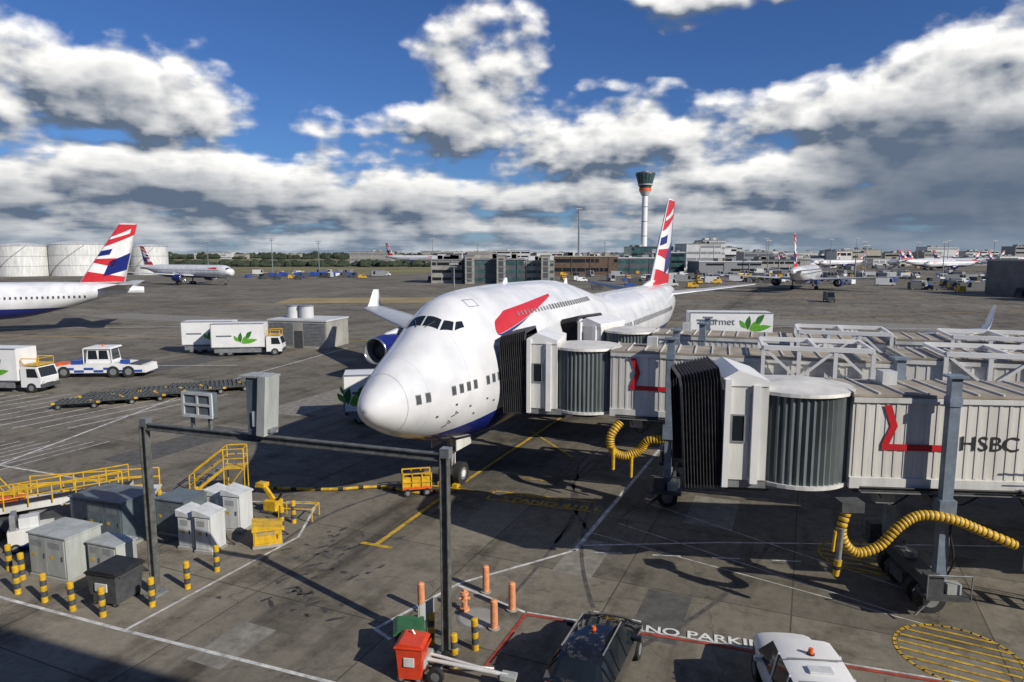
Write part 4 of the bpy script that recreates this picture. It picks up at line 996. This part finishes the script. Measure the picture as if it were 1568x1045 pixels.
g.interface.new_socket('V',in_out='INPUT',socket_type='NodeSocketVector'); g.interface.new_socket('D',in_out='OUTPUT',socket_type='NodeSocketFloat')
gi=g.nodes.new('NodeGroupInput'); go=g.nodes.new('NodeGroupOutput'); M,MR,XYZ,NO,MX=H(g)
sx=g.nodes.new('ShaderNodeSeparateXYZ'); g.links.new(gi.outputs[0],sx.inputs[0]); az,el=sx.outputs[0],sx.outputs[1]
r=M('DIVIDE',1,M('ADD',M('MAXIMUM',el,0),.12))
P=XYZ(M('MULTIPLY',M('SINE',az),r),M('MULTIPLY',M('COSINE',az),r),3.3)
n1=NO(P,1.3,4,.52)
V2=XYZ(az,M('MULTIPLY',el,1.5),1.7)
n2=NO(V2,7.0,7,.54)
vo=g.nodes.new('ShaderNodeTexVoronoi'); vo.voronoi_dimensions='2D'; vo.feature='SMOOTH_F1'; vo.inputs['Scale'].default_value=20; vo.inputs['Detail'].default_value=1.5; vo.inputs['Roughness'].default_value=.55; vo.inputs['Smoothness'].default_value=.35
wrp=XYZ(M('ADD',az,M('MULTIPLY',n2,.06)),M('ADD',M('MULTIPLY',el,1.5),M('MULTIPLY',n1,.05)),0); g.links.new(wrp,vo.inputs['Vector'])
puff=M('MULTIPLY',M('SUBTRACT',.5,vo.outputs['Distance']),.085)
D=M('ADD',M('ADD',M('MULTIPLY',n1,.46),M('MULTIPLY',n2,.54)),M('ADD',puff,.028))
blobs=[(-.62,.21,.13,.06,.20),(-.46,.195,.12,.045,.20),(-.36,.105,.2,.035,.14),(-.06,.295,.11,.07,.18),(-.02,.165,.26,.045,.14),(.30,.15,.24,.06,.16),(.57,.17,.16,.10,.26),(.28,.335,.17,.025,.12),(-.62,.11,.12,.04,.14),
       (.12,.22,.12,.02,.06),(-.3,.31,.10,.05,-.16),(-.22,.245,.10,.035,-.14),(.30,.265,.18,.025,-.14),(-.28,.16,.06,.02,-.05),(.46,.28,.12,.035,-.16),(.14,.30,.07,.03,-.10),(-.2,.42,.3,.06,.05),(.9,.2,.2,.2,.2),(-1.1,.25,.3,.2,.2)]
for a0,e0,ra,re,am in blobs:
    q=M('ADD',M('POWER',M('DIVIDE',M('SUBTRACT',az,a0),ra),2),M('POWER',M('DIVIDE',M('SUBTRACT',el,e0),re),2))
    D=M('ADD',D,M('MULTIPLY',M('MAXIMUM',M('SUBTRACT',1,M('MULTIPLY',q,.6)),0),am))
D=M('ADD',D,MR(el,.15,.05,-.05,.15))
g.links.new(D,go.inputs[0])
M,MR,XYZ,NO,MX=H(nt)
tc=nt.nodes.new('ShaderNodeTexCoord'); s3=nt.nodes.new('ShaderNodeSeparateXYZ'); nt.links.new(tc.outputs['Generated'],s3.inputs[0])
az=M('ARCTAN2',s3.outputs[0],s3.outputs[1]); el=M('ARCSINE',s3.outputs[2])
def dens(da,de):
    n=nt.nodes.new('ShaderNodeGroup'); n.node_tree=g; nt.links.new(XYZ(M('ADD',az,da),M('ADD',el,de),0),n.inputs[0]); return n.outputs[0]
D0=dens(0,0); D1=dens(.008,.021)
al=MR(D0,.50,.62)
sh=M('ADD',.45,M('MULTIPLY',M('SUBTRACT',D0,D1),5.2),0,True)
core=MR(D0,.60,.92,1,.36)
darkR=M('MULTIPLY',MR(az,.34,.50),MR(el,.19,.12)); 
lowd=MR(el,.13,.06,1,.62)
lum=M('MULTIPLY',M('MULTIPLY',M('MULTIPLY',sh,core),M('SUBTRACT',1,M('MULTIPLY',darkR,.85))),lowd)
ccol=MX(lum,(1.7,2.3,3.3,1),(16.5,16.2,15.6,1))
skyc=MX(1,sky.outputs[0],(.44,.70,1.18,1),'MULTIPLY')
out=MX(al,skyc,ccol)
haze=MR(el,.0,.05,.4,0); out=MX(haze,out,(4.8,6.1,7.6,1))
nt.links.new(out,bg.inputs['Color'])
L=bpy.data.lights.new('sun','SUN'); L.energy=4.9; L.angle=rad(.5); L.color=(1,.94,.84)
lo=bpy.data.objects.new('sun',L); S.collection.objects.link(lo); lo.rotation_euler=(-sd).to_track_quat('-Z','Y').to_euler()
cam=bpy.data.cameras.new('camera'); co=bpy.data.objects.new('camera',cam); S.collection.objects.link(co); co.location=(0,0,12.5); co.rotation_euler=(rad(90-7.31),0,0)
cam.lens=24; cam.sensor_width=36; cam.clip_end=30000; cam.clip_start=.1; S.camera=co
S.view_settings.view_transform='Standard'; S.view_settings.look='None'; S.view_settings.exposure=0
